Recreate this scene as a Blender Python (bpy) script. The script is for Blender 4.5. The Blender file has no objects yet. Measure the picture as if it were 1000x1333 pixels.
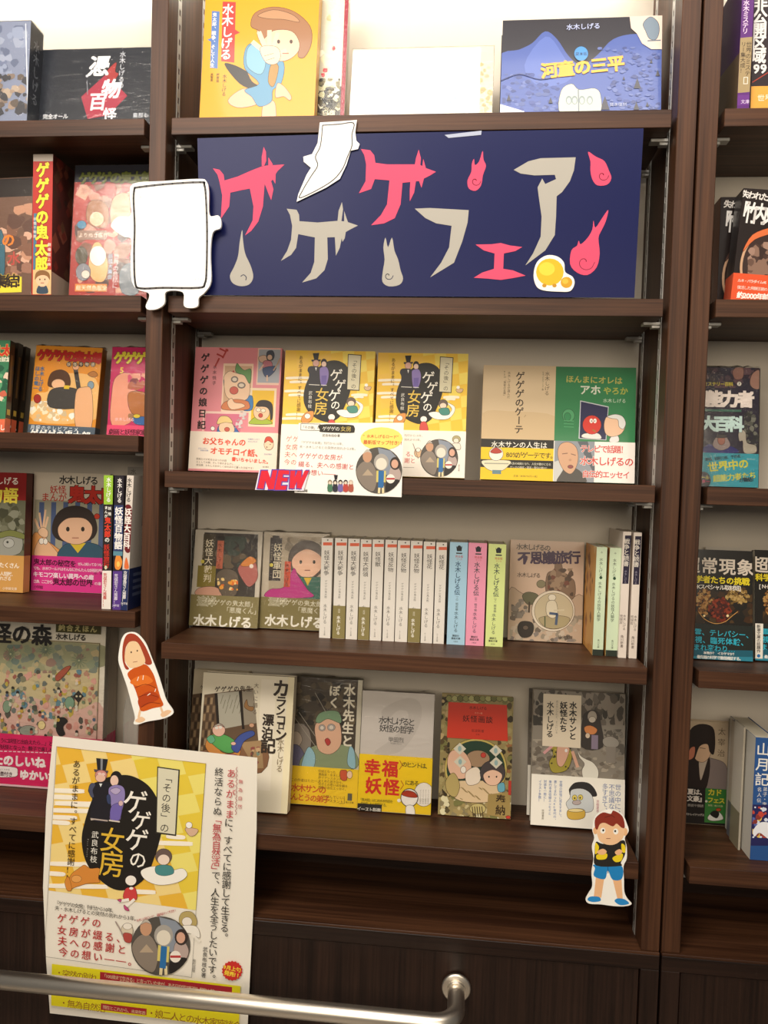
import bpy, bmesh, math, random
from mathutils import Vector, Matrix
from mathutils.geometry import tessellate_polygon

SC = bpy.context.scene
COL = SC.collection
S = 1.05            # metres per fitted unit
ZO = 1.45           # height of the fitted origin above the floor
CAM = Vector((0.41024*S, -1.00948*S, 0.01209*S + ZO))
YAW, PITCH, ROLL, FPX = 0.09758, -0.03702, 0.03057, 989.4751

# ---------------------------------------------------------------- camera
FW = Vector((-math.sin(YAW)*math.cos(PITCH), math.cos(YAW)*math.cos(PITCH), math.sin(PITCH)))
_rt = Vector((math.cos(YAW), math.sin(YAW), 0)); _up = _rt.cross(FW)
RT = _rt*math.cos(ROLL) + _up*math.sin(ROLL)
UP = -_rt*math.sin(ROLL) + _up*math.cos(ROLL)
cd = bpy.data.cameras.new('camera'); cam = bpy.data.objects.new('camera', cd); COL.objects.link(cam)
m = Matrix((RT, UP, -FW)).transposed().to_4x4(); m.translation = CAM
cam.matrix_world = m
cd.sensor_fit = 'AUTO'; cd.sensor_width = 36.0; cd.lens = 36.0*FPX/1333.0; cd.clip_start = 0.02
SC.camera = cam

# ---------------------------------------------------------------- world, lights, exposure
w = bpy.data.worlds.new('world'); SC.world = w; w.use_nodes = True
w.node_tree.nodes['Background'].inputs[0].default_value = (1.0, 0.93, 0.85, 1)
w.node_tree.nodes['Background'].inputs[1].default_value = 0.10
SC.view_settings.view_transform = 'Standard'; SC.view_settings.look = 'None'
SC.view_settings.exposure = 0.0; SC.view_settings.gamma = 1.0
SC.view_settings.use_curve_mapping = False
def area(name, loc, target, sx, sy, power, col):
    l = bpy.data.lights.new(name, 'AREA'); l.shape = 'RECTANGLE'; l.size = sx; l.size_y = sy
    l.energy = power; l.color = col
    o = bpy.data.objects.new(name, l); COL.objects.link(o); o.location = loc
    o.rotation_euler = (Vector(target)-Vector(loc)).to_track_quat('-Z', 'Y').to_euler()
    return o
area('ceiling_light', (0.40, -0.80, 2.62), (0.35, 0.0, 1.6), 1.3, 0.35, 13, (1.0, 0.95, 0.88))
area('ceiling_light', (-0.55, -1.8, 2.75), (0.35, 0.0, 1.3), 1.0, 0.5, 33, (1.0, 0.91, 0.80))
area('aisle_light', (0.5, -2.6, 1.95), (0.4, 0.0, 1.2), 2.2, 0.7, 28, (1.0, 0.86, 0.68))

# ---------------------------------------------------------------- small helpers
def lin(c):
    if isinstance(c, str):
        c = c.lstrip('#'); c = [int(c[i:i+2], 16)/255 for i in (0, 2, 4)]
    return tuple((x/12.92 if x <= .04045 else ((x+.055)/1.055)**2.4) for x in c[:3])
def ray(px, py): return (FW*FPX + RT*(px-500) - UP*(py-666.5)).normalized()
def hit(px, py, p0, n):
    d = ray(px, py); t = (p0-CAM).dot(n)/d.dot(n); return CAM + d*t
def at(px, py, y): return hit(px, py, Vector((0, y, 0)), Vector((0, -1, 0)))
def Z(f): return f*S + ZO

def mat(name, col=(.8, .8, .8), rough=.5, metal=0, attr=False, coat=0, spec=.5):
    m = bpy.data.materials.new(name); m.use_nodes = True
    b = m.node_tree.nodes['Principled BSDF']
    b.inputs['Base Color'].default_value = (*col, 1); b.inputs['Roughness'].default_value = rough
    b.inputs['Metallic'].default_value = metal; b.inputs['Coat Weight'].default_value = coat
    b.inputs['Coat Roughness'].default_value = .08; b.inputs['Specular IOR Level'].default_value = spec
    if attr:
        a = m.node_tree.nodes.new('ShaderNodeAttribute'); a.attribute_name = 'Col'
        m.node_tree.links.new(a.outputs['Color'], b.inputs['Base Color'])
    return m
def wood(name, c0, c1, axis, rough=.46):
    m = mat(name, c0, rough, spec=.3); nt = m.node_tree; b = nt.nodes['Principled BSDF']
    tc = nt.nodes.new('ShaderNodeTexCoord'); mp = nt.nodes.new('ShaderNodeMapping')
    sc = [260, 260, 260]; sc[axis] = 5; mp.inputs['Scale'].default_value = sc
    n = nt.nodes.new('ShaderNodeTexNoise'); n.inputs['Scale'].default_value = 1; n.inputs['Detail'].default_value = 5
    n.inputs['Roughness'].default_value = .6
    mp2 = nt.nodes.new('ShaderNodeMapping'); sc2 = [45, 45, 45]; sc2[axis] = 1.2; mp2.inputs['Scale'].default_value = sc2
    n2 = nt.nodes.new('ShaderNodeTexNoise'); n2.inputs['Scale'].default_value = 1; n2.inputs['Detail'].default_value = 3
    ad = nt.nodes.new('ShaderNodeMath'); ad.operation = 'ADD'
    r = nt.nodes.new('ShaderNodeValToRGB'); r.color_ramp.elements[0].position = .42*2; r.color_ramp.elements[1].position = .60*2
    r.color_ramp.elements[0].position = .40; r.color_ramp.elements[1].position = .62
    hv = nt.nodes.new('ShaderNodeMath'); hv.operation = 'MULTIPLY'; hv.inputs[1].default_value = .5
    r.color_ramp.elements[0].color = (*c0, 1); r.color_ramp.elements[1].color = (*c1, 1)
    bp = nt.nodes.new('ShaderNodeBump'); bp.inputs['Strength'].default_value = .12; bp.inputs['Distance'].default_value = .0004
    L = nt.links.new
    L(tc.outputs['Object'], mp.inputs['Vector']); L(tc.outputs['Object'], mp2.inputs['Vector'])
    L(mp.outputs[0], n.inputs['Vector']); L(mp2.outputs[0], n2.inputs['Vector'])
    L(n.outputs['Fac'], ad.inputs[0]); L(n2.outputs['Fac'], ad.inputs[1]); L(ad.outputs[0], hv.inputs[0])
    L(hv.outputs[0], r.inputs['Fac']); L(r.outputs['Color'], b.inputs['Base Color'])
    L(n.outputs['Fac'], bp.inputs['Height']); L(bp.outputs[0], b.inputs['Normal'])
    return m
W0, W1 = (.034, .0124, .0055), (.096, .039, .0175)
M_WH = wood('walnut_horizontal', W0, W1, 0); M_WV = wood('walnut_vertical', W0, W1, 2)
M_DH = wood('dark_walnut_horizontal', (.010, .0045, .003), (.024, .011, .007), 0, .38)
M_DV = wood('dark_walnut_vertical', (.010, .0045, .003), (.030, .014, .009), 2, .38)
M_BACK = mat('back_panel_laminate', lin('d2c9ba'), .7)
M_METAL = mat('standard_metal', (.50, .49, .46), .45, .6)
M_PRINT = mat('printed_paper', (1, 1, 1), .42, attr=True, coat=.05, spec=.3)
M_MATTE = mat('printed_matte_paper', (1, 1, 1), .6, attr=True, spec=.25)
M_GLOSS = mat('printed_gloss_paper', (1, 1, 1), .32, attr=True, coat=.25, spec=.3)
M_VINYL = mat('banner_sheet', lin('1f2658'), .38, attr=True, spec=.18)
def shrink():
    m = bpy.data.materials.new('shrink_wrap'); m.use_nodes = True; nt = m.node_tree; nt.nodes.clear()
    o = nt.nodes.new('ShaderNodeOutputMaterial'); mx = nt.nodes.new('ShaderNodeMixShader')
    t = nt.nodes.new('ShaderNodeBsdfTransparent'); g = nt.nodes.new('ShaderNodeBsdfGlossy'); g.inputs['Roughness'].default_value = .13
    lw = nt.nodes.new('ShaderNodeFresnel'); lw.inputs['IOR'].default_value = 1.45
    mr = nt.nodes.new('ShaderNodeMath'); mr.operation = 'MULTIPLY_ADD'; mr.inputs[1].default_value = .9; mr.inputs[2].default_value = -.005
    tc = nt.nodes.new('ShaderNodeTexCoord'); n = nt.nodes.new('ShaderNodeTexNoise'); n.inputs['Scale'].default_value = 28
    n.inputs['Detail'].default_value = 4; n.inputs['Distortion'].default_value = 2.2
    mp = nt.nodes.new('ShaderNodeMapping'); mp.inputs['Scale'].default_value = (1, 1, 2.6); mp.inputs['Rotation'].default_value = (0, .5, 0)
    b = nt.nodes.new('ShaderNodeBump'); b.inputs["Strength"].default_value = .45; b.inputs["Distance"].default_value = .0016
    L = nt.links.new
    L(tc.outputs['Object'], mp.inputs['Vector']); L(mp.outputs[0], n.inputs['Vector']); L(n.outputs['Fac'], b.inputs['Height'])
    L(b.outputs[0], g.inputs['Normal']); L(b.outputs[0], lw.inputs['Normal']); L(lw.outputs[0], mr.inputs[0]); L(mr.outputs[0], mx.inputs[0])
    L(t.outputs[0], mx.inputs[1]); L(g.outputs[0], mx.inputs[2]); L(mx.outputs[0], o.inputs[0])
    return m
M_WRAP = shrink()

def link(name, me, parent=None, mats=()):
    for mm in mats: me.materials.append(mm)
    o = bpy.data.objects.new(name, me); COL.objects.link(o); o.parent = parent; return o
def bm_box(bm, x0, x1, y0, y1, z0, z1, bev=0):
    vs = [bm.verts.new((x, y, z)) for x in (x0, x1) for y in (y0, y1) for z in (z0, z1)]
    fs = [bm.faces.new([vs[i] for i in q]) for q in ((0, 1, 3, 2), (4, 6, 7, 5), (0, 4, 5, 1), (2, 3, 7, 6), (0, 2, 6, 4), (1, 5, 7, 3))]
    if bev: bmesh.ops.bevel(bm, geom=list({e for f in fs for e in f.edges}), offset=bev, segments=1, affect='EDGES')
def box(name, x0, x1, y0, y1, z0, z1, mt, parent=None, bev=0, kind=None):
    bm = bmesh.new(); bm_box(bm, x0, x1, y0, y1, z0, z1, bev)
    me = bpy.data.meshes.new(name); bm.to_mesh(me); bm.free()
    o = link(name, me, parent, [mt])
    if kind: o['kind'] = kind
    return o
def boxes(name, lst, mt, parent=None, bev=0):
    bm = bmesh.new()
    for b in lst: bm_box(bm, *b, bev)
    me = bpy.data.meshes.new(name); bm.to_mesh(me); bm.free(); return link(name, me, parent, [mt])
def empty(name, loc=(0, 0, 0)):
    o = bpy.data.objects.new(name, None); COL.objects.link(o); o.location = loc; o.empty_display_size = .02; return o
def tag(o, label, cat, group=None):
    o['label'] = label; o['category'] = cat
    if group: o['group'] = group
    return o
def colbox(name, x0, x1, y0, y1, z0, z1, col, parent, mt=None, bev=0):
    o = box(name, x0, x1, y0, y1, z0, z1, mt or M_PRINT, parent, bev); paint(o.data, col); return o
def paint(me, col):
    a = me.color_attributes.new('Col', 'FLOAT_COLOR', 'POINT'); c = (*lin(col), 1)
    for d in a.data: d.color = c

# ---------------------------------------------------------------- glyphs
GL = {}
def glyph(ch, bold):
    k = (ch, bold)
    if k in GL: return GL[k]
    c = bpy.data.curves.new('g', 'FONT'); c.body = ch; c.size = 1; c.resolution_u = 2; c.offset = bold
    o = bpy.data.objects.new('g', c); COL.objects.link(o)
    me = bpy.data.meshes.new_from_object(o.evaluated_get(bpy.context.evaluated_depsgraph_get()))
    me.calc_loop_triangles()
    r = ([(v.co.x, v.co.y) for v in me.vertices], [tuple(t.vertices) for t in me.loop_triangles])
    bpy.data.objects.remove(o); bpy.data.curves.remove(c); bpy.data.meshes.remove(me)
    GL[k] = r; return r
ROT = set('ー「」『』()（）…—~〈〉')

def smooth(pts, closed=True, n=4):
    P = [Vector((*p, 0)) for p in pts]; N = len(P); out = []
    for i in range(N if closed else N-1):
        a, b, c, d = (P[(i-1) % N] if closed or i else P[0]), P[i], P[(i+1) % N], (P[(i+2) % N] if closed or i+2 < N else P[-1])
        for k in range(n):
            t = k/n
            q = .5*((2*b)+(c-a)*t+(2*a-5*b+4*c-d)*t*t+(3*b-a-3*c+d)*t**3)
            out.append((q.x, q.y))
    if not closed: out.append(tuple(pts[-1]))
    return out

class Frame:
    """A rectangle standing in the scene: origin bottom left, U right, V up, N to the viewer."""
    def __init__(s, O, U, V, w, h):
        s.O, s.U, s.V, s.w, s.h = O, U.normalized(), V.normalized(), w, h; s.N = s.U.cross(s.V)
    def matrix(s):
        m = Matrix((s.U, -s.N, s.V)).transposed().to_4x4(); m.translation = s.O; return m
    def loc(s, px, py, up=0):
        p = hit(px, py, s.O + s.N*up, s.N) - s.O; return p.dot(s.U), p.dot(s.V)

STEP = .000007
class Art:
    def __init__(s, fr, view=(0, 0, 1), off=.0002, clip=True):
        s.fr, s.vw, s.z, s.v, s.f, s.c, s.off = fr, view, off, [], [], [], off
        s.clip = (0, fr.w, 0, fr.h) if clip is True else clip
    def view(s, *v): s.vw = v; return s
    def L(s, x, y): return s.fr.loc(s.vw[0]+x/s.vw[2], s.vw[1]+y/s.vw[2], s.off)
    def tri(s, pts, c):
        if s.clip:
            x0, x1, y0, y1 = s.clip
            for ax, lim, sg in ((0, x0, 1), (0, x1, -1), (1, y0, 1), (1, y1, -1)):
                if all((p[ax]-lim)*sg >= 0 for p in pts): continue
                out = []
                for i, p in enumerate(pts):
                    q = pts[i-1]; a, b = (p[ax]-lim)*sg, (q[ax]-lim)*sg
                    if (a >= 0) != (b >= 0):
                        t = b/(b-a); out.append((q[0]+(p[0]-q[0])*t, q[1]+(p[1]-q[1])*t))
                    if a >= 0: out.append(p)
                pts = out
                if len(pts) < 3: return
        n = len(s.v)
        s.v += [(p[0], -s.z, p[1]) for p in pts]; s.c += [c]*len(pts); s.f.append(tuple(range(n, n+len(pts))))
    def _poly(s, pts, col):
        s.z += STEP; c = (*lin(col), 1)
        for t in tessellate_polygon([[Vector((*p, 0)) for p in pts]]):
            q = [pts[i] for i in t]
            ar = (q[1][0]-q[0][0])*(q[2][1]-q[0][1])-(q[1][1]-q[0][1])*(q[2][0]-q[0][0])
            if ar < 0: q.reverse()
            if abs(ar) > 1e-12: s.tri(q, c)
        return s
    def ball(s, cx, cy, rx, ry, col, rot=0, n=20):
        s.ell(cx, cy, rx, ry, col, rot, n)
        if s.ink:
            r = [int(col[i:i+2], 16) for i in (0, 2, 4)]
            if sum(r) > 200 and rx*2 > 5*s.vw[2]: s.line([(cx+rx*math.cos(6.2832*i/n), cy+ry*math.sin(6.2832*i/n)) for i in range(n+1)], s.ink*s.vw[2], '%02x%02x%02x' % (int(r[0]*.42), int(r[1]*.36), int(r[2]*.34)))
        return s
    def fill(s, col): return s._poly([(0, 0), (s.fr.w, 0), (s.fr.w, s.fr.h), (0, s.fr.h)], col)
    def uv(s, u0, v0, u1, v1, col):
        w, h = s.fr.w, s.fr.h; return s._poly([(u0*w, v0*h), (u1*w, v0*h), (u1*w, v1*h), (u0*w, v1*h)], col)
    def poly(s, pts, col): return s._poly([s.L(*p) for p in pts], col)
    ink = 0
    def blob(s, pts, col, n=4):
        q = smooth(pts, True, n); s.poly(q, col)
        if s.ink:
            r = [int(col[i:i+2], 16) for i in (0, 2, 4)]
            if sum(r) > 200: s.line(q+[q[0]], s.ink*s.vw[2], '%02x%02x%02x' % (int(r[0]*.42), int(r[1]*.36), int(r[2]*.34)))
        return s
    def rect(s, x0, y0, x1, y1, col):
        a, b = s.L(x0, y1), s.L(x1, y0); return s._poly([(a[0], a[1]), (b[0], a[1]), (b[0], b[1]), (a[0], b[1])], col)
    def ell(s, cx, cy, rx, ry, col, rot=0, n=20):
        r = math.radians(rot); cr, sr = math.cos(r), math.sin(r)
        return s.poly([(cx+rx*math.cos(t)*cr-ry*math.sin(t)*sr, cy+rx*math.cos(t)*sr+ry*math.sin(t)*cr)
                       for t in [2*math.pi*i/n for i in range(n)]], col)
    def line(s, pts, wd, col, sm=False):
        if sm: pts = smooth(pts, False)
        s.z += STEP; c = (*lin(col), 1); Q = [Vector(s.L(*p)) for p in pts]
        k = s.k(*pts[0]); hw = wd*k/2
        for a, b in zip(Q, Q[1:]):
            d = (b-a)
            if d.length < 1e-9: continue
            d = d.normalized()*hw; n = Vector((-d.y, d.x)); a2, b2 = a-d*.5, b+d*.5
            s.tri([tuple(a2-n), tuple(b2-n), tuple(b2+n), tuple(a2+n)], c)
        return s
    def frame(s, x0, y0, x1, y1, wd, col):
        a, b = s.L(x0, y1), s.L(x1, y0); k = wd*s.k(x0, y0)
        s.z += STEP; c = (*lin(col), 1)
        for q in ((a[0], a[1], b[0], a[1]+k), (a[0], b[1]-k, b[0], b[1]), (a[0], a[1]+k, a[0]+k, b[1]-k), (b[0]-k, a[1]+k, b[0], b[1]-k)):
            s.tri([(q[0], q[1]), (q[2], q[1]), (q[2], q[3]), (q[0], q[3])], c)
        return s
    def k(s, x, y):
        a, b, c = Vector(s.L(x, y)), Vector(s.L(x+4, y)), Vector(s.L(x, y+4)); return ((b-a).length+(c-a).length)/8
    def text(s, t, x, y, size, col, bold=.012, vert=False, sp=1.0, sx=1.0, rot=0, out=None, ow=.05, sh=0, anchor='l'):
        """Horizontal: x, y = left end, middle height. Vertical: x = column middle, y = top."""
        if out: s._text(t, x, y, size, out, bold+ow, vert, sp, sx, rot, sh, anchor)
        return s._text(t, x, y, size, col, bold, vert, sp, sx, rot, sh, anchor)
    def _text(s, t, x, y, size, col, bold, vert, sp, sx, rot, sh, anchor):
        s.z += STEP; c = (*lin(col), 1); k = s.k(x, y)*size; ox, oy = s.L(x, y)
        r = math.radians(-rot); cr, sr = math.cos(r), math.sin(r); pen = 0
        adv = [(.58 if ord(ch) < 128 and not vert else 1.0)*sp for ch in t]
        if anchor == 'c': pen = -sum(adv)/2*(1 if vert else sx)
        for ch, a in zip(t, adv):
            if ch not in ' \u3000':
                V, F = glyph(ch, min(bold, .010)); pts = []; xb = bold-.010
                sh4 = [(0, 0)] if xb < .004 else [(xb, xb), (xb, -xb), (-xb, xb), (-xb, -xb)]
                for gx, gy in [(gx+p_, gy+q_) for p_, q_ in sh4 for gx, gy in V]:
                    gx -= (.29 if ord(ch) < 128 and not vert else .5); gy -= .38
                    if vert:
                        if ch in ROT: gx, gy = gy, -gx
                        if ch in '、。' : gx += .55; gy += .5
                        X, Y = gx*sx, -(pen+a/2)+gy
                    else: X, Y = pen+a/2*sx+gx*sx, gy
                    X += Y*sh if not vert else gy*sh
                    pts.append((ox+k*(X*cr-Y*sr), oy+k*(X*sr+Y*cr)))
                for o_ in range(len(sh4)):
                    s.z += STEP if o_ else 0
                    for f in F: s.tri([pts[i+o_*len(V)] for i in f], c)
                s.z -= STEP*(len(sh4)-1)
            pen += a*(1 if vert else sx)
        s.z += 3*STEP
        return s
    def scatter(s, x0, y0, x1, y1, cols, n, size, seed=1, asp=1.0, rnd=False):
        R = random.Random(seed)
        for i in range(n):
            cx, cy = R.uniform(x0, x1), R.uniform(y0, y1)
            if rnd: t_, q_ = R.uniform(0, 6.283), .82*R.random()**.6; cx, cy = (x0+x1)/2+(x1-x0)/2*q_*math.cos(t_), (y0+y1)/2+(y1-y0)/2*q_*math.sin(t_)
            r = size*R.uniform(.4, 1.2); a0 = R.uniform(0, 6.28); m = 8
            pts = [(min(max(cx+r*R.uniform(.6, 1.1)*math.cos(a0+6.283*j/m), x0), x1),
                    min(max(cy+asp*r*R.uniform(.6, 1.1)*math.sin(a0+6.283*j/m), y0), y1)) for j in range(m)]
            s.poly(pts, R.choice(cols)); s.z -= STEP*.45
        return s
    def part(s, name, parent, mt=None):
        o = s.flush(name, parent, mt); s.v, s.f, s.c = [], [], []; return o
    def flush(s, name, parent, mt=None, label=None):
        me = bpy.data.meshes.new(name); me.from_pydata(s.v, [], s.f)
        a = me.color_attributes.new('Col', 'FLOAT_COLOR', 'POINT')
        a.data.foreach_set('color', [x for c in s.c for x in c])
        o = link(name, me, parent, [mt or M_PRINT])
        if label: o['label'] = label
        return o

# ---------------------------------------------------------------- books
DEP = .15953*S
ZS = {'1': Z(.49654), '2': Z(.25889), '3': Z(.02071), '4': Z(-.21656), '5': Z(-.47467), '6': Z(-.59121),
      'l3': Z(.06812), 'l4': Z(-.17608), 'l5': Z(-.47444)}
def solve(view, TL, TR, BR, BL, zs, yb=None, lean=8, th=.015, yaw=0):
    q = [(view[0]+p[0]/view[2], view[1]+p[1]/view[2]) for p in (TL, TR, BR, BL)]
    l, a = math.radians(lean), math.radians(yaw)
    N = Vector((math.sin(a)*math.cos(l), -math.cos(a)*math.cos(l), math.sin(l)))
    bx, by = (q[2][0]+q[3][0])/2, (q[2][1]+q[3][1])/2
    rise = th*math.sin(l)
    if yb is None:
        P = hit(bx, by, Vector((0, 0, zs+rise)), Vector((0, 0, 1)))
    else:
        P = at(bx, by, yb)
    V = (Vector((0, 0, 1)) - N*N.z).normalized(); U = V.cross(N)
    p = [hit(x, y, P, N) for x, y in q]; c = [Vector(((v-P).dot(U), (v-P).dot(V))) for v in p]
    e = (c[1]-c[0]).normalized()+(c[2]-c[3]).normalized(); f = (c[0]-c[3]).normalized()+(c[1]-c[2]).normalized()
    ang = (math.atan2(e.y, e.x)+math.atan2(-f.x, f.y))/2
    if abs(ang) < math.radians(1.5): ang = 0
    u2 = U*math.cos(ang)+V*math.sin(ang); v2 = -U*math.sin(ang)+V*math.cos(ang)
    C = sum(p, Vector())/4; W = ((c[1]-c[0]).length+(c[2]-c[3]).length)/2; H = ((c[0]-c[3]).length+(c[1]-c[2]).length)/2
    O = C-u2*W/2-v2*H/2
    if zs is not None:
        zmin = min(O.z, (O+u2*W).z); d = (zs+rise+.0003-zmin)
        O = O+V*(d/V.z)
        if yb is not None: H -= d/V.z
    return Frame(O, u2, v2, W, H)

def book_geo(parent, w, d, h, spine, col, side=None, page='e8dfc8', ct=.0007, over=0, mt=None, pagename='pages'):
    """Cover shell (front board, spine, back board) round an inset page block; local X right, Y into the shelf, Z up."""
    g = .0012+over; bm = bmesh.new()
    if spine == 'F':      # spine to the viewer
        bx = [(0, w, 0, ct, 0, h), (0, ct, ct, d, 0, h), (w-ct, w, ct, d, 0, h)]; pg = (ct, w-ct, ct, d-g, g, h-g)
    else:
        bx = [(0, w, 0, ct, 0, h), (0, w, d-ct, d, 0, h), ((w-ct, w, ct, d-ct, 0, h) if spine == 'R' else (0, ct, ct, d-ct, 0, h))]
        pg = ((g, w-ct, ct, d-ct, g, h-g) if spine == 'R' else (ct, w-g, ct, d-ct, g, h-g))
    for b in bx: bm_box(bm, *b, min(ct*.3, .0003))
    me = bpy.data.meshes.new('cover'); bm.to_mesh(me); bm.free(); paint(me, col)
    link('cover', me, parent, [mt or M_PRINT])
    colbox(pagename, *pg, page, parent, M_MATTE)
class Book:
    pass
def face_book(name, label, view, TL, TR, BR, BL, zs, col, yb=None, lean=8, th=.015, spine='R', yaw=0, hard=False,
              wrap=False, group=None, cat='book', page='e8dfc8', mt=None, sink=None):
    z = ZS[zs] if zs else None
    for _ in range(24):
        fr = solve(view, TL, TR, BR, BL, z, yb, lean, th, yaw); l = math.radians(lean)
        if fr.O.y+fr.h*math.sin(l)+th*math.cos(l) <= DEP-.001: break
        if lean > 1.6: lean -= .8
        elif th > .006: th -= .001
        else: break
    b = Book(); b.fr, b.view, b.th, b.mt = fr, view, th, mt
    b.root = empty(name); b.root.matrix_world = fr.matrix(); tag(b.root, label, cat, group)
    book_geo(b.root, fr.w, th, fr.h, spine, col, page=page, ct=.002 if hard else .0007, over=.002 if hard else 0, mt=mt)
    b.art = Art(fr, view); b.art.fill(col); b.art.ink = .5; b.spine = spine; b.wrap = wrap; b.bandart = None
    return b
def band(b, y, col, x=None, side=True):
    """Paper band round the lower part of the book, its top at view height y."""
    xm = x if x is not None else (b.fr and 0)
    u, v = b.art.L(x, y); v = min(max(v, .01), b.fr.h)
    e = .0004; r = b.art.z+.0001
    bx = [(-e, b.fr.w+e, -r, 0, .0004, v), ((b.fr.w, b.fr.w+e, 0, b.th, .0004, v) if b.spine == 'R' else (-e, 0, 0, b.th, .0004, v))]
    b.band = boxes('paper_band', bx, b.mt or M_PRINT, b.root); paint(b.band.data, col)
    b.bandart = Art(b.fr, b.view, off=r+.00015, clip=(0, b.fr.w, 0, v)); b.bandart.ink = .5; return b.bandart
def done(b, mt=None):
    mt = mt or b.mt
    b.art.flush('cover_print', b.root, mt)
    if b.bandart: b.bandart.flush('band_print', b.band, mt)
    if b.wrap:
        t = max(b.art.z, b.bandart.z if b.bandart else 0)+.0006
        wrapper(b.root, b.fr.w, b.th, b.fr.h, t)
    return b
def wrapper(root, w, d, h, t, ruffle=True):
    R = random.Random(int(w*1e5)); bm = bmesh.new(); n = 12
    e = .0008
    rows = [(-t, 0.0), (-t, h), (d*.3, h+.001), (d+.001, h+.001)]
    prev = None
    for i, (y, z) in enumerate(rows):
        cur = [bm.verts.new((-e+(w+2*e)*j/n, y, z+(R.uniform(0, .0035) if i >= 2 else 0)-(0 if i else 0))) for j in range(n+1)]
        if prev:
            for j in range(n): bm.faces.new((prev[j], prev[j+1], cur[j+1], cur[j]))
        prev = cur
    for x in (-e, w+e):
        q = [bm.verts.new(c) for c in ((x, -t, 0), (x, d, 0), (x, d, h), (x, -t, h))]; bm.faces.new(q)
    me = bpy.data.meshes.new('plastic_wrap'); bm.to_mesh(me); bm.free()
    return link('plastic_wrap', me, root, [M_WRAP])
def spine_book(name, label, view, TL, TR, BR, BL, zs, col, depth=.105, yb=None, group=None, cat='book', page='e8dfc8', yaw=0, mt=None, lean=0):
    fr = solve(view, TL, TR, BR, BL, ZS[zs], yb, lean, 0, yaw)
    fr.w -= .0004
    b = Book(); b.fr, b.view, b.mt = fr, view, mt; b.spine = 'F'; b.wrap = False; b.bandart = None
    b.th = min(depth, DEP-.004-fr.O.y-fr.w*abs(math.sin(math.radians(yaw))))
    b.root = empty(name); b.root.matrix_world = fr.matrix(); tag(b.root, label, cat, group)
    book_geo(b.root, fr.w, b.th, fr.h, 'F', col, page=page, mt=mt)
    b.art = Art(fr, view); b.art.fill(col); return b
def spine_band(b, y, x, col):
    u, v = b.art.L(x, y); e = b.art.z+.0001; w = b.fr.w
    b.band = boxes('paper_band', [(-e, w+e, -e, 0, .0004, v), (-e, 0, 0, b.th, .0004, v), (w, w+e, 0, b.th, .0004, v)], b.mt or M_PRINT, b.root)
    paint(b.band.data, col); b.bandart = Art(b.fr, b.view, off=e+.0001, clip=(0, w, 0, v)); return b.bandart
def side_art(b, which='L'):
    """Art on the side face of a book, in fractions of depth (0 front .. 1 back) and height."""
    d, h = b.th, b.fr.h; fr = b.fr
    if which == 'L': f2 = Frame(fr.O-fr.N*d, fr.N, fr.V, d, h); 
    else: f2 = Frame(fr.O+fr.U*fr.w, -fr.N, fr.V, d, h)
    return Art(f2, b.view), f2
def flush_side(b, a, f2, name='side_print'):
    o = a.flush(name, b.root, b.mt); o.matrix_basis = b.fr.matrix().inverted() @ f2.matrix(); return o

def card(name, label, cat, view, outline, y, th, col='fbf9f2', lean=0, mt=None, sm=True, roll=0, group=None, corner=None):
    """A flat cut-out: its outline (view coordinates) extruded to thickness th, standing in the plane at depth y."""
    q = [(view[0]+p[0]/view[2], view[1]+p[1]/view[2]) for p in (smooth(outline) if sm else outline)]
    l = math.radians(lean); N = Vector((0, -math.cos(l), math.sin(l))); V = Vector((0, math.sin(l), math.cos(l))); U = Vector((1, 0, 0))
    cx = sum(p[0] for p in q)/len(q); cy = sum(p[1] for p in q)/len(q); P = at(cx, cy, y)
    r_ = math.radians(roll); U, V = U*math.cos(r_)+V*math.sin(r_), V*math.cos(r_)-U*math.sin(r_)
    loc = [(hit(px, py, P, N)-P) for px, py in q]; c = [(v.dot(U), v.dot(V)) for v in loc]
    u0 = min(p[0] for p in c); v0 = min(p[1] for p in c); O = P+U*u0+V*v0
    c = [(a-u0, b-v0) for a, b in c]
    fr = Frame(O, U, V, max(p[0] for p in c), max(p[1] for p in c))
    ar = sum(c[i-1][0]*c[i][1]-c[i][0]*c[i-1][1] for i in range(len(c)))
    if ar < 0: c.reverse()
    n = len(c); vs = [(a, 0, b) for a, b in c]+[(a, th, b) for a, b in c]; fs = []
    for t in tessellate_polygon([[Vector((*p, 0)) for p in c]]):
        t = list(t); A, B, C = (c[i] for i in t)
        if (B[0]-A[0])*(C[1]-A[1])-(B[1]-A[1])*(C[0]-A[0]) < 0: t.reverse()
        fs.append(tuple(t)); fs.append(tuple(i+n for i in reversed(t)))
    for i in range(n): j = (i+1) % n; fs.append((i, i+n, j+n, j))
    me = bpy.data.meshes.new(name); me.from_pydata(vs, [], fs); paint(me, col)
    o = link(name, me, None, [mt or M_MATTE]); o.matrix_world = fr.matrix(); tag(o, label, cat, group)
    return o, Art(fr, view, clip=False)

# ================================================================ STRUCTURE
def u(f): return f*S
WB, TU, GAP = u(.66901), u(.02349), u(.00304)
TOPZ, TH, G = Z(.80), u(.02248), u(.00735)
floor = box('floor', -1.6, 2.4, -3.0, .3, -.05, 0, mat('floor_tile', (.32, .28, .24), .4), kind='structure')
wall = box('wall_back', -1.6, 2.4, .24, .30, 0, 2.9, mat('wall_paint', (.75, .72, .66), .8), kind='structure')
ceiling = box('ceiling', -1.6, 2.4, -3.0, .3, 2.9, 2.95, mat('ceiling_paint', (.8, .78, .74), .9), kind='structure')

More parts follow.
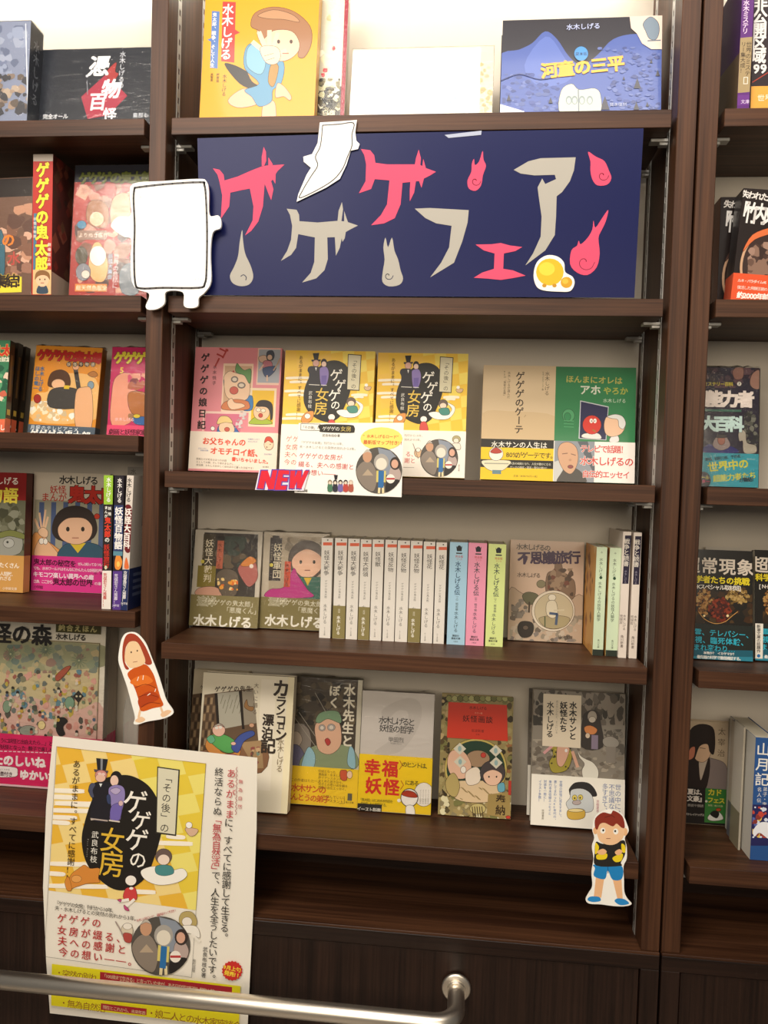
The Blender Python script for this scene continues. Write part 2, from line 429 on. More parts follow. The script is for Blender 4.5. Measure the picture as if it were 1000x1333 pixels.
def standard(parent, x, y, flip, z0, z1):
    """slotted metal strip with real openings every 21 mm"""
    w2, t = .0125, .0007
    xa, xb = (x, x+t) if flip > 0 else (x-t, x)
    L = [(xa, xb, y, y+.0030, z0, z1), (xa, xb, y+.0095, y+w2, z0, z1)]
    pitch = .02*S; n = int((z1-z0)/pitch)
    for i in range(n+1):
        zc = Z(-.04098)+pitch*(i-int((Z(-.04098)-z0)/pitch)-.5)
        L.append((xa, xb, y+.0030, y+.0095, max(z0, zc-.0060), min(z1, zc+.0060)))
    boxes('shelf_standard', L, M_METAL, parent)
def shelf(parent, x0, x1, z):
    s = box('shelf', x0+G, x1-G, 0, DEP-.001, z-TH, z, M_WH, parent, bev=.0006)
    for (xa, sg) in ((x0, 1), (x1, -1)):
        for yb in (u(.030), DEP-.032):
            a, b = sorted((xa+sg*.0025, xa+sg*.026)); c, d = sorted((xa+sg*.0025, xa+sg*.014))
            boxes('shelf_bracket', [(a, b, yb, yb+.014, z-TH-.0045, z-TH-.0003), (c, d, yb+.002, yb+.012, z-TH-.0085, z-TH-.0045)], M_METAL, s, bev=.0005)
    return s
def side(parent, x0, x1, z0, z1): return box('side_panel', x0, x1, 0, DEP+.012, z0, z1, M_WV, parent, bev=.0008)

ZB = ZS['6']
c1 = empty('bookcase', (0, 0, 0)); tag(c1, 'dark walnut bookcase, two bays of shelves left of the narrow black joint', 'bookcase')
XL = -TU-WB
side(c1, XL-TU, XL, ZB, TOPZ); side(c1, -TU, 0, ZB, TOPZ).name = 'divider_panel'; side(c1, WB, WB+TU, ZB, TOPZ)
box('back_panel', XL, WB, DEP, DEP+.012, ZS['5']-TH, TOPZ, M_BACK, c1); box('back_panel', XL, WB, DEP, DEP+.012, ZB, ZS['5']-TH-.0002, M_DH, c1)  # lower panel's dark wood puts the deep shade under the lowest shelf into colour
box('top_panel', XL-TU, WB+TU, -.001, DEP+.012, TOPZ, TOPZ+.025, M_WH, c1)
for k in '12345': shelf(c1, 0, WB, ZS[k])
for k in ('1', '2', 'l3', 'l4', 'l5'): shelf(c1, XL, -TU, ZS[k])
for x, f in ((XL, 1), (-TU, -1), (0, 1), (WB, -1)):
    standard(c1, x, u(.0345), f, ZB, TOPZ); standard(c1, x, DEP-.030, f, ZB, TOPZ)
c2 = empty('bookcase', (WB+TU+GAP, 0, 0)); tag(c2, 'dark walnut bookcase right of the narrow black joint, cut by the right edge', 'bookcase')
def rel(o): 
    return o
X2 = 0
side(c2, 0, TU, ZB, TOPZ); side(c2, TU+WB, 2*TU+WB, ZB, TOPZ)
box('back_panel', TU, TU+WB, DEP, DEP+.012, ZS['5']-TH, TOPZ, M_BACK, c2); box('back_panel', TU, TU+WB, DEP, DEP+.012, ZB, ZS['5']-TH-.0002, M_DH, c2)  # dark lower panel again stands in for shade below the lowest shelf
box('top_panel', 0, WB+2*TU, -.001, DEP+.012, TOPZ, TOPZ+.025, M_WH, c2)
for k in '12345': shelf(c2, TU, TU+WB, ZS[k])
for x, f in ((TU, 1), (TU+WB, -1)):
    standard(c2, x, u(.0345), f, ZB, TOPZ); standard(c2, x, DEP-.030, f, ZB, TOPZ)
# base cabinets
def base(xa, xb, doors, label):
    b = empty('base_cabinet', (xa, 0, 0)); tag(b, label, 'cabinet'); w = xb-xa; f = -u(.003)
    box('worktop', 0, w, f+.0005, DEP+.012, ZB-.004, ZB-.0003, M_WH, b, bev=.0005)
    box('top_rail', 0, w, f, .02, ZB-u(.0235), ZB-.004, M_DH, b, bev=.0005)
    for d0, d1 in doors:
        box('door', d0+.0015, d1-.0015, f+.003, .018, .09, ZB-u(.0235)-.0015, M_DV, b, bev=.0008)
    for x in sorted({0, *[d[1] for d in doors]}):
        box('side_panel', max(0, x), max(0, x)+TU, f, DEP, .08, ZB-u(.0235), M_DV, b, bev=.0005)
    box('plinth', 0, w, .03, .05, 0, .085, M_DH, b)
    box('back_panel', 0, w, DEP, DEP+.012, 0, ZB-.005, M_DH, b)
    return b
base(XL-TU, WB+TU, [(TU, TU+WB), (2*TU+WB, 2*TU+2*WB)], 'dark brown base cabinet under the left and centre bays, carrying the metal rail')
base(WB+TU+GAP, WB+TU+GAP+2*TU+WB, [(TU, TU+WB)], 'dark brown base cabinet under the right bay')

# LED bars under the top of each bay (they wash the top shelf)
def led(x0, x1, label):
    o = empty('light_bar', (x0, DEP-.034, TOPZ-.031)); tag(o, label, 'light')
    box('housing', 0, x1-x0, 0, .03, .008, .03, M_METAL, o, bev=.001)
    e = bpy.data.materials.new('led_diffuser'); e.use_nodes = True; b = e.node_tree.nodes['Principled BSDF']
    b.inputs['Emission Color'].default_value = (1, .95, .88, 1); b.inputs['Emission Strength'].default_value = 14
    box('diffuser', .004, x1-x0-.004, .002, .028, 0, .0078, e, o)
led(XL+.03, -TU-.03, 'slim light bar under the top of the left bay')
led(.03, WB-.03, 'slim light bar under the top of the centre bay')
led(WB+2*TU+GAP+.03, 2*WB+2*TU+GAP-.03, 'slim light bar under the top of the right bay')

# handrail in front of the base cabinet
P = at(594, 1285, -u(.003)); r = at(50, 1285.5, -.08); rr = .0118
rail = empty('handrail', P); tag(rail, 'brushed steel rail running left from a round wall flange on the base cabinet', 'rail')
M_STEEL = mat('brushed_steel', (.90, .83, .72), .34, 1)
def tube(name, pts, rad, mt, parent, seg=28):
    bm = bmesh.new(); prev = None; n = len(pts)
    for i, p in enumerate(pts):
        d = (pts[min(i+1, n-1)]-pts[max(i-1, 0)]).normalized(); a = Vector((0, 0, 1)); b = d.cross(a).normalized(); a = b.cross(d)
        R = rad[i] if isinstance(rad, list) else rad
        ring = [bm.verts.new(p+(a*math.cos(t)+b*math.sin(t))*R) for t in [2*math.pi*k/seg for k in range(seg)]]
        if prev:
            for k in range(seg): bm.faces.new((prev[k], prev[(k+1) % seg], ring[(k+1) % seg], ring[k]))
        else: bm.faces.new(ring)
        prev = ring
    bm.faces.new(list(reversed(prev))); bmesh.ops.recalc_face_normals(bm, faces=bm.faces)
    for f in bm.faces: f.smooth = len(f.verts) == 4
    me = bpy.data.meshes.new(name); bm.to_mesh(me); bm.free(); return link(name, me, parent, [mt])
SO = .076; BR = .03
pts = [Vector((0, 0, 0)), Vector((0, -.02, 0))]
for i in range(13):
    t = math.pi/2*i/12; pts.append(Vector((-BR+BR*math.cos(t), -(SO-BR)-BR*math.sin(t), 0)))
pts.append(Vector((-1.3, -SO, 0)))
tube('pipe', pts, rr, M_STEEL, rail)
tube('flange', [Vector((0, 0, 0)), Vector((0, -.003, 0)), Vector((0, -.0045, 0)), Vector((0, -.0046, 0))], [.0205, .0205, .0185, .0001], M_STEEL, rail)
tube('collar', [Vector((0, -.0045, 0)), Vector((0, -.010, 0))], rr+.0012, M_STEEL, rail)

# ================================================================ CENTRE BAY, top shelf
def boy(a, x, y, s, hair, top, bottom=None, skin='f0c8a8', cols=None):
    """generic little figure: head centre x, y and size s"""
    if bottom: a.blob([(x-s*.5, y+s*1.7), (x+s*.5, y+s*1.7), (x+s*.45, y+s*2.5), (x-s*.45, y+s*2.5)], bottom)
    a.blob([(x-s*.45, y+s*.8), (x+s*.45, y+s*.8), (x+s*.7, y+s*1.8), (x-s*.7, y+s*1.8)], top)
    a.ell(x, y, s*.85, s, skin, 0, 14)
    a.blob([(x-s*.95, y+s*.1), (x-s*.8, y-s*.8), (x, y-s*1.15), (x+s*.85, y-s*.75), (x+s*.95, y+s*.1), (x+s*.6, y-s*.35), (x, y-s*.5), (x-s*.6, y-s*.3)], hair)
    for d in (-.32, .32): a.ell(x+s*d, y+s*.05, s*.09, s*.12, '3a2a20', 0, 8)
    a.line([(x-s*.2, y+s*.5), (x+s*.2, y+s*.5)], s*.09, 'a05048')

V1 = (220, 0, 2.941)
b = face_book('book', 'large yellow book with a running child on the cover, top shelf left', V1, (137, -60), (572, -28), (560, 449), (124, 452), '1', 'dfa01a', yb=.045, lean=5, th=.02, mt=M_GLOSS)
a = b.art
a.poly([(206, 6), (256, 8), (250, 240), (200, 234)], 'd23b36'); a.poly([(252, 112), (272, 125), (252, 134)], 'd23b36')
a.text('水木しげる', 228, 14, 44, 'fff6ea', .02, vert=True, sp=.98)
a.poly([(165, 42), (194, 44), (186, 262), (158, 260)], '5577b4'); a.poly([(163, 145), (147, 152), (162, 160)], '5577b4')
a.text('鬼太郎、戦争、そして人生', 176, 48, 17.5, 'f4f0e8', .01, vert=True)
a.text('水木しげる', 214, 284, 17, '3a2c1c', .012, vert=True); a.text('梅原猛', 188, 280, 12, '3a2c1c', .01, vert=True); a.text('呉智英', 165, 280, 11, '3a2c1c', .01, vert=True)
# running child, seen from the front, one hand held out
a.blob([(212, 246), (258, 252), (330, 290), (372, 300), (372, 345), (330, 345), (270, 320)], '2c2620')
a.blob([(300, 262), (345, 285), (378, 290), (362, 330), (318, 312)], 'e0983a')
a.blob([(282, 340), (330, 350), (362, 372), (332, 402), (262, 412), (226, 384)], 'e9b493')
a.blob([(365, 385), (402, 388), (410, 425), (406, 460), (358, 462)], 'e9b493')
a.blob([(294, 185), (332, 165), (380, 210), (440, 240), (430, 320), (398, 345), (392, 390), (345, 408), (318, 372), (290, 345), (345, 320), (290, 262)], '5e93b4')
a.blob([(300, 190), (330, 170), (370, 230), (352, 285), (300, 255)], '7fb0c8')
a.blob([(392, 245), (420, 255), (402, 330), (380, 312)], 'a9803a')
a.blob([(415, 320), (440, 330), (468, 368), (462, 385), (440, 370), (408, 372)], 'e9b493')
a.blob([(340, 140), (350, 95), (420, 70), (490, 110), (505, 170), (480, 215), (430, 235), (380, 210)], 'f2c3a2')
a.blob([(314, 100), (330, 50), (400, 27), (480, 45), (540, 100), (546, 165), (520, 218), (494, 215), (500, 165), (470, 120), (400, 118), (352, 160), (345, 120)], 'a0704c')
a.blob([(340, 60), (400, 38), (470, 55), (500, 85), (440, 75), (380, 72)], 'b88a64')
for q in [((356, 190), (322, 162)), ((368, 180), (346, 126)), ((384, 178), (385, 120)), ((400, 182), (416, 130)), ((412, 210), (446, 195))]:
    a.line(q, 17, 'f6cdb0')
a.blob([(348, 190), (372, 175), (415, 182), (428, 215), (410, 245), (372, 240)], 'f6cdb0')
a.line([(365, 215), (400, 205)], 2, 'b87a60'); a.line([(372, 232), (404, 222)], 2, 'b87a60')
a.ell(420, 160, 6, 8, '4a3428', 0, 10); a.ell(468, 160, 6, 8, '4a3428', 0, 10); a.line([(435, 205), (458, 205)], 4, 'b06a58')
done(b)
b = face_book('book', 'shrink-wrapped book with a dark lower picture and crimson edge beside the yellow book', V1, (575, -70), (690, -70), (672, 447), (566, 447), '1', 'dcd8c4', yb=.075, lean=4, th=.02, wrap=True)
a = b.art; a.rect(655, -80, 700, 460, 'a02c3c'); a.rect(560, 330, 660, 460, '4a4436'); a.scatter(566, 300, 655, 440, ['d8d2a8', '2a2822', '8a8260', 'f4f0d8', '5a5238'], 70, 12, 3)
a.scatter(570, -40, 655, 300, ['efe9c8', 'fffbe8', 'c9c296', 'd84a50'], 14, 20, 8)
a.text('白布', 612, 432, 26, 'e8e0c0', anchor='c'); done(b)
V3 = (540, 0, 2.941)
b = face_book('book', 'glare-white landscape book in plastic between the crimson-edged book and the blue one', V3, (-240, 190), (302, 174), (298, 435), (-246, 442), '1', 'fbf6ee', yb=.06, lean=10, th=.022, wrap=True, mt=M_GLOSS)
a = b.art; a.rect(-240, 170, 305, 196, 'e8d8c4'); a.rect(245, 170, 305, 440, 'e6d2bc'); a.scatter(250, 220, 298, 430, ['d8a884', 'c8b498', 'e8c8a8', 'b8b088'], 24, 12, 5)
a.scatter(130, 370, 215, 432, ['cfe8e2', 'b4d4cc', 'e4ecd8'], 20, 14, 2); a.text('水木しげる', -140, 400, 22, '9ab0d0', .01)
done(b)
b = face_book('book', 'landscape blue and black boxed book with orange title, top shelf right', V3, (338, 80), (950, 60), (940, 424), (326, 434), '1', '2f2c34', yb=.05, lean=7, th=.03, mt=M_GLOSS)
a = b.art
a.ink = 0; a.blob([(320, 225), (400, 190), (450, 165), (500, 120), (545, 150), (590, 215), (640, 250), (700, 210), (760, 150), (850, 130), (960, 150), (960, 450), (320, 450)], '4f63ab')
a.blob([(420, 250), (500, 140), (560, 200), (600, 300), (480, 330)], '5f74bd')
a.scatter(335, 280, 560, 425, ['46569a', '6676b4', '3f4c88', '54649f'], 90, 14, 11, .6)
a.scatter(700, 180, 940, 420, ['46569a', '6474b2', '3f4c88', '5a6cae'], 110, 13, 12, .6)
for x, y, s_ in [(852, 320, 20), (848, 405, 16), (728, 395, 26), (930, 280, 12), (905, 235, 8), (890, 400, 9), (705, 250, 9), (760, 240, 7), (360, 375, 12), (520, 385, 12), (800, 300, 7)]:
    a.poly([(x-s_*.7, y+s_), (x, y-s_), (x+s_*.7, y+s_)], '3c3a44')
a.line([(330, 310), (400, 285), (480, 305), (560, 290)], 4, '33407c', True)
a.ink = .5; a.blob([(560, 350), (600, 322), (630, 345), (690, 340), (712, 370), (700, 440), (562, 440)], 'c8d0c4')
for x in (590, 612, 640, 670): a.ell(x, 385, 12, 17, '8a9898', 0, 12); a.ell(x, 387, 8, 12, 'c8d0c4', 0, 12)
a.line([(626, 345), (628, 430)], 4, '77808a')
a.poly([(822, 64), (960, 56), (960, 190), (905, 190), (870, 168), (850, 130), (828, 110)], 'e9d2c4')
a.blob([(874, 92), (902, 66), (930, 86), (936, 120), (924, 152), (898, 150), (884, 122)], '7c8c9c'); a.line([(892, 158), (940, 156)], 5, '6a7480')
a.ball(637, 207, 27, 28, '4a93d8'); a.text('貸本版', 637, 208, 15, '24406a', anchor='c')
a.text('水木しげる', 580, 106, 25, 'b8c0e4', .016, rot=-1)
a.text('河童の三平', 484, 274, 64, 'f4b43c', .04, sp=.95, rot=-5)
a.text('貸本復刻', 745, 402, 16, 'a8b0d0')
a.poly([(326, 400), (420, 428), (410, 440), (326, 440)], 'e8e4ea')
done(b)

# ================================================================ BANNER
V5, V6 = (140, 150, 2.778), (480, 150, 2.5)
ban, a = card('banner', 'long navy fair banner with pink and grey brush lettering', 'banner', (0, 0, 1),
              [(257, 180), (400, 175.5), (560, 172), (838, 167), (834, 240), (826, 387.5), (560, 386), (262, 384)], -.0015, .0008, '10174a', sm=False, mt=M_VINYL)
a.clip = None
PK, GY = 'e24c6c', 'aba69c'
a.view(*V5)
def gee(dx=0, dy=0, sc=1.0, col=PK, strokes=()):
    pass
# brush letter 1 (pink)
a.poly([(381, 192), (405, 197), (420, 215), (423, 236), (470, 222), (520, 200), (556, 186), (575, 182), (612, 180), (640, 178), (615, 202), (608, 213), (607, 248), (598, 232), (585, 246), (568, 250), (562, 330), (545, 385), (520, 418), (498, 434), (525, 380), (528, 330), (515, 265), (478, 272), (444, 280), (440, 330), (410, 374), (412, 340), (415, 290), (405, 240), (398, 215)], PK)
a.poly([(565, 114), (573, 132), (574, 165), (566, 184), (558, 184), (558, 150)], PK)
a.poly([(582, 152), (598, 178), (590, 184), (582, 182)], PK)
a.poly([(568, 246), (592, 240), (600, 268), (592, 307), (583, 285)], PK)
a.part('brush_letter', ban, M_MATTE)
# brush letter 2 (grey)
a.poly([(648, 338), (684, 342), (693, 360), (694, 383), (760, 388), (830, 382), (862, 384), (906, 399), (880, 412), (862, 422), (858, 445), (850, 458), (846, 440), (795, 442), (797, 520), (785, 560), (755, 590), (704, 605), (735, 570), (748, 530), (750, 442), (690, 430), (682, 480), (664, 505), (627, 527), (650, 490), (664, 450), (668, 400), (660, 360)], GY)
a.poly([(848, 314), (852, 340), (846, 384), (832, 382), (836, 345)], GY)
a.poly([(856, 346), (870, 388), (856, 386)], GY)
a.poly([(822, 438), (848, 440), (840, 480), (826, 508), (824, 470)], GY)
a.part('brush_letter', ban, M_MATTE)
# grey spirit flame
a.blob([(487, 415), (490, 450), (498, 500), (518, 545), (527, 585), (512, 612), (480, 618), (452, 606), (443, 580), (458, 548), (472, 510), (478, 460)], GY)
a.line([(482, 583), (492, 577), (502, 586), (500, 596)], 3, '3a4060', True)
a.part('flame_print', ban, M_MATTE)
a.view(*V6)
# letter 3 (pink), continues from the left crop
a.poly([(-25, 110), (5, 114), (18, 130), (22, 155), (60, 160), (120, 160), (165, 160), (186, 172), (219, 184), (200, 196), (180, 206), (172, 236), (164, 214), (148, 216), (110, 220), (104, 290), (85, 335), (50, 352), (8, 358), (40, 325), (60, 290), (68, 212), (20, 208), (8, 240), (-32, 254), (-10, 215), (-8, 160), (-14, 130)], PK)
a.poly([(163, 112), (170, 140), (168, 164), (150, 164), (154, 140)], PK); a.poly([(178, 142), (186, 172), (174, 172)], PK)
a.poly([(136, 214), (154, 214), (148, 252), (134, 280), (134, 245)], PK)
a.part('brush_letter', ban, M_MATTE)
# flames
def flame(pts, col, ex, ey, er, dark):
    a.blob(pts, col, 3)
    sp = [(ex+er*(1-.11*i)*math.cos(.75*i), ey+er*(1-.11*i)*math.sin(.75*i)) for i in range(9)]
    a.line(sp, 2.4, dark, True)
flame([(371, 116), (374, 145), (382, 165), (372, 195), (366, 228), (348, 246), (326, 238), (322, 212), (334, 185), (336, 158), (343, 142), (346, 162), (360, 150)], PK, 348, 214, 18, '8a3550')
a.part('flame_print', ban, M_MATTE)
flame([(714, 119), (735, 132), (746, 138), (768, 150), (782, 180), (790, 205), (776, 226), (744, 228), (728, 208), (722, 180), (722, 150)], PK, 762, 196, 20, '8a3550')
a.part('flame_print', ban, M_MATTE)
flame([(780, 308), (772, 345), (758, 375), (748, 400), (752, 450), (742, 495), (712, 520), (678, 512), (656, 485), (660, 440), (678, 425), (684, 408), (690, 420), (712, 400), (728, 372), (732, 342), (738, 366), (760, 335)], PK, 704, 478, 32, '8a3550')
a.part('flame_print', ban, M_MATTE)
flame([(55, 398), (63, 430), (76, 398), (84, 440), (96, 470), (104, 505), (112, 532), (100, 552), (66, 557), (45, 542), (46, 510), (52, 470), (48, 430)], GY, 64, 522, 16, '3a4060')
a.part('flame_print', ban, M_MATTE)
# letter 4 (grey fu)
a.poly([(150, 304), (200, 302), (326, 309), (322, 350), (305, 410), (278, 480), (200, 528), (236, 480), (262, 430), (270, 360), (220, 352), (185, 335)], GY)
a.part('brush_letter', ban, M_MATTE)
# small e (pink)
a.poly([(348, 421), (400, 420), (430, 416), (460, 424), (500, 429), (478, 442), (440, 450), (438, 500), (470, 505), (511, 522), (470, 530), (430, 536), (390, 532), (342, 529), (370, 512), (408, 500), (410, 450), (375, 440)], PK)
a.part('brush_letter', ban, M_MATTE)
# a (grey)
a.poly([(472, 178), (520, 150), (560, 140), (674, 137), (668, 180), (655, 215), (630, 250), (612, 264), (610, 330), (606, 390), (575, 440), (510, 489), (535, 450), (560, 395), (563, 330), (553, 260), (550, 235), (565, 206), (575, 224), (610, 208), (606, 194), (540, 196), (495, 190)], GY)
a.flush('brush_letter', ban, M_MATTE)

# clear tape on the banner's upper edge
tp, a = card('tape', 'strip of clear tape on the upper edge of the navy banner', 'tape', V6, [(247, 64), (368, 50), (366, 64), (260, 74)], -.0021, .0003, 'a9b0c4', sm=False, mt=M_GLOSS)

# cut-outs (plain stand-ins of the same size and colour)
cu, a = card('paper_cutout', 'big square white paper cut-out with a black inner line, on the post beside the banner', 'paper cutout', V5,
   [(92, 248), (200, 238), (330, 230), (358, 240), (366, 280), (368, 360), (400, 362), (410, 380), (408, 408), (380, 425), (372, 500), (374, 600), (352, 640), (330, 660), (326, 690), (300, 697), (276, 688), (272, 640), (212, 638), (206, 680), (180, 700), (148, 703), (138, 690), (150, 660), (146, 642), (110, 630), (88, 600), (84, 520), (86, 450), (60, 440), (20, 412), (14, 392), (40, 366), (84, 362), (82, 300)], -.014, .004, 'fbfaf6')
a.off = .0003
def ring(a, pts, wd, col): a.line(smooth(pts+[pts[0]], False), wd, col)
ring(a, [(98, 262), (200, 250), (335, 242), (350, 252), (356, 300), (360, 420), (358, 560), (352, 608), (330, 624), (200, 624), (120, 626), (100, 606), (96, 500), (98, 400), (94, 300)], 7.5, '45403e')
a.part('drawn_line', cu)
a.scatter(108, 262, 150, 300, ['b8b4ae'], 26, 1.4, 4); a.scatter(110, 580, 150, 612, ['b8b4ae'], 22, 1.4, 5); a.scatter(310, 585, 350, 612, ['b8b4ae'], 22, 1.4, 6); a.scatter(180, 450, 250, 485, ['c4c0ba'], 26, 1.4, 7)
a.flush('speckles', cu)['kind'] = 'stuff'
box('mounting_block', .03, .07, .004, .0138, .06, .10, M_BACK, cu)
cu, a = card('paper_cutout', 'white pennant-shaped paper cut-out tapering to a point, taped over the banner top', 'paper cutout', V5,
   [(768, 26), (838, 22), (902, 17), (896, 60), (900, 92), (912, 104), (906, 122), (880, 128), (864, 180), (840, 230), (790, 262), (684, 313), (690, 285), (720, 215), (736, 190), (710, 168), (708, 150), (740, 140), (760, 100)], -.0040, .0008, 'f6f3ee', sm=False)
a.off = .0003
ring(a, [(778, 36), (838, 32), (890, 28), (884, 70), (884, 110), (868, 150), (846, 200), (800, 246), (700, 298), (704, 275), (735, 222), (760, 182), (752, 150), (770, 110)], 3.6, '45403e')
a.flush('drawn_line', cu)
cu, a = card('sticker', 'small white-edged sticker of a large and a tiny yellow ball on the banner', 'sticker', V6,
   [(548, 478), (580, 456), (615, 460), (636, 480), (640, 510), (664, 526), (670, 548), (656, 572), (620, 574), (570, 570), (546, 556), (537, 520)], -.0029, .0008, 'f8f4ea')
a.off = .0003
a.ball(590, 510, 45, 44, 'e8b41c'); a.ball(580, 500, 26, 22, 'f4ce3c'); a.ball(644, 544, 19, 18, 'cf9a1c'); a.ball(640, 540, 10, 9, 'e8b83c')
a.ell(572, 554, 7, 6, 'c08a1c'); a.ell(605, 554, 7, 6, 'c08a1c')
a.flush('sticker_print', cu)

# ================================================================ CENTRE BAY, second shelf (face-out books)
VP = (240, 440, 7.143)
b = face_book('book', 'pink book with cartoon panels and a cream band, far left of the third shelf', VP, (92, 72), (896, 108), (868, 1236), (56, 1230), '3', 'e08b92', yb=.10, lean=6, th=.02)
a = b.art
for q, c in [((668, 98, 896, 435), 'ecc4b0'), ((680, 108, 896, 415), 'a3a6ae'), ((340, 240, 645, 690), 'f2d0b4'), ((356, 262, 632, 665), 'cfa684'), ((592, 468, 860, 822), 'f4dcb8'), ((616, 490, 838, 800), 'eebf2c'), ((160, 688, 560, 708), 'f0cabc'), ((168, 690, 188, 866), 'f0cabc'), ((192, 708, 530, 880), 'd37088')]:
    a.rect(*q, c)
a.blob([(690, 180), (740, 160), (770, 180), (760, 220), (710, 225)], 'd8b49c'); a.blob([(770, 130), (820, 118), (838, 160), (820, 205), (770, 200)], '424654'); a.ball(795, 180, 24, 26, 'd8b49c')
a.blob([(740, 215), (810, 220), (812, 285), (735, 285)], 'bb7480'); a.blob([(735, 280), (845, 262), (840, 310), (775, 365), (740, 340)], '3b4a70'); a.line([(770, 350), (770, 400)], 14, 'd8b49c'); a.line([(830, 300), (868, 240), (890, 190)], 12, 'bb9a80'); a.line([(700, 300), (735, 250)], 14, 'd8b49c')
a.blob([(365, 390), (400, 395), (380, 480)], '3f6aa8'); a.blob([(570, 560), (632, 540), (632, 665), (540, 665)], '3f7cb4')
a.blob([(370, 400), (372, 350), (420, 308), (480, 325), (560, 345), (600, 400), (612, 470), (600, 540), (560, 580), (450, 580), (390, 540), (372, 460)], 'ecc6a4')
a.blob([(475, 300), (490, 235), (520, 270), (560, 300), (620, 290), (618, 400), (600, 420), (560, 350), (500, 330)], '5c8c4c')
a.ball(468, 385, 32, 28, '8c8078'); a.ball(468, 385, 24, 20, 'd8c8b4'); a.ball(532, 440, 36, 28, '8c8078'); a.ball(532, 440, 27, 20, 'd8c8b4'); a.ball(462, 488, 40, 36, 'c75848')
a.blob([(370, 600), (470, 570), (560, 580), (600, 600), (590, 665), (360, 665)], 'd07c4c'); a.blob([(400, 600), (440, 560), (470, 600), (540, 610), (560, 640), (440, 665)], 'eec8a6')
a.blob([(616, 770), (680, 730), (780, 760), (810, 800), (616, 800)], 'a8ba3c'); a.ball(718, 690, 76, 76, 'f0c8a0'); a.blob([(665, 625), (700, 582), (770, 580), (820, 620), (822, 740), (800, 765), (795, 690), (770, 650), (730, 640), (680, 640)], '332a28'); a.ball(710, 720, 20, 20, 'c84838'); a.ball(690, 668, 22, 18, 'f6e4c8'); a.ball(735, 675, 22, 18, 'f6e4c8')
a.blob([(305, 868), (330, 810), (440, 800), (505, 870), (500, 880), (305, 880)], '3f6aa8'); a.blob([(335, 870), (330, 800), (390, 780), (450, 800), (460, 875)], 'ecc6a4'); a.blob([(305, 800), (330, 735), (385, 725), (425, 745), (448, 790), (380, 785)], 'e8c884'); a.ball(398, 850, 24, 20, 'c75848'); a.ball(265, 842, 20, 20, 'f4e8dc')
for x, y in ((540, 720), (505, 800)): a.scatter(x-38, y-38, x+38, y+38, ['b4aca8', 'd8ccc8'], 14, 16, 2)
a.text('ゲゲゲの娘日記', 200, 128, 80, '3a2626', .03, vert=True, sp=1.29)
a.text('水木悦子', 287, 245, 38, '7c4c50', .008, vert=True, sp=1.3)
a.text('ゴー', 375, 90, 100, 'b23a36', .03, vert=True, sp=1.0, rot=24); a.ell(458, 312, 9, 9, 'b23a36')
a = band(b, 866, 'f1e2cf', 60)
a.text('お父ちゃんの', 168, 955, 68, 'e0553c', .03, rot=1); a.text('オモチロイ話、', 240, 1045, 70, 'e0553c', .03, rot=2); a.text('書いちゃいました。', 440, 1124, 41, 'e0553c', .03, rot=3)
a.text('家族だけが知るひみつのお話', 110, 1122, 22, '7a6c60', .0, rot=2); a.text('父としての顔、そして母のまなざし……。', 110, 1150, 22, '7a6c60', .0, rot=2); a.text('娘目線、おもしろおかしくほのぼのと綴った日記です！', 110, 1178, 22, '7a6c60', .0, rot=2)
a.text('大爆笑エッセイ', 590, 940, 16, '6a7ab0', .0); a.text('水木しげるの', 590, 962, 15, '6a7ab0', .0); a.text('おもしろい', 130, 1025, 16, '6a7ab0', 0); a.text('家族の日常', 150, 1045, 15, '6a7ab0', 0); a.text('次女が描く', 740, 1080, 16, '6a7ab0', 0); a.text('角川書店', 728, 1198, 15, '7a6c60', 0)
a.ball(786, 990, 44, 52, 'f0cfae'); a.blob([(745, 975), (760, 925), (800, 920), (828, 960), (815, 975), (780, 955)], 'd04a34'); a.ell(768, 1015, 6, 6, '4a3a34', 0, 8); a.ell(800, 990, 5, 5, '4a3a34', 0, 8)
a.uv(0, 0, 1, .016, 'dd8a90')
done(b)

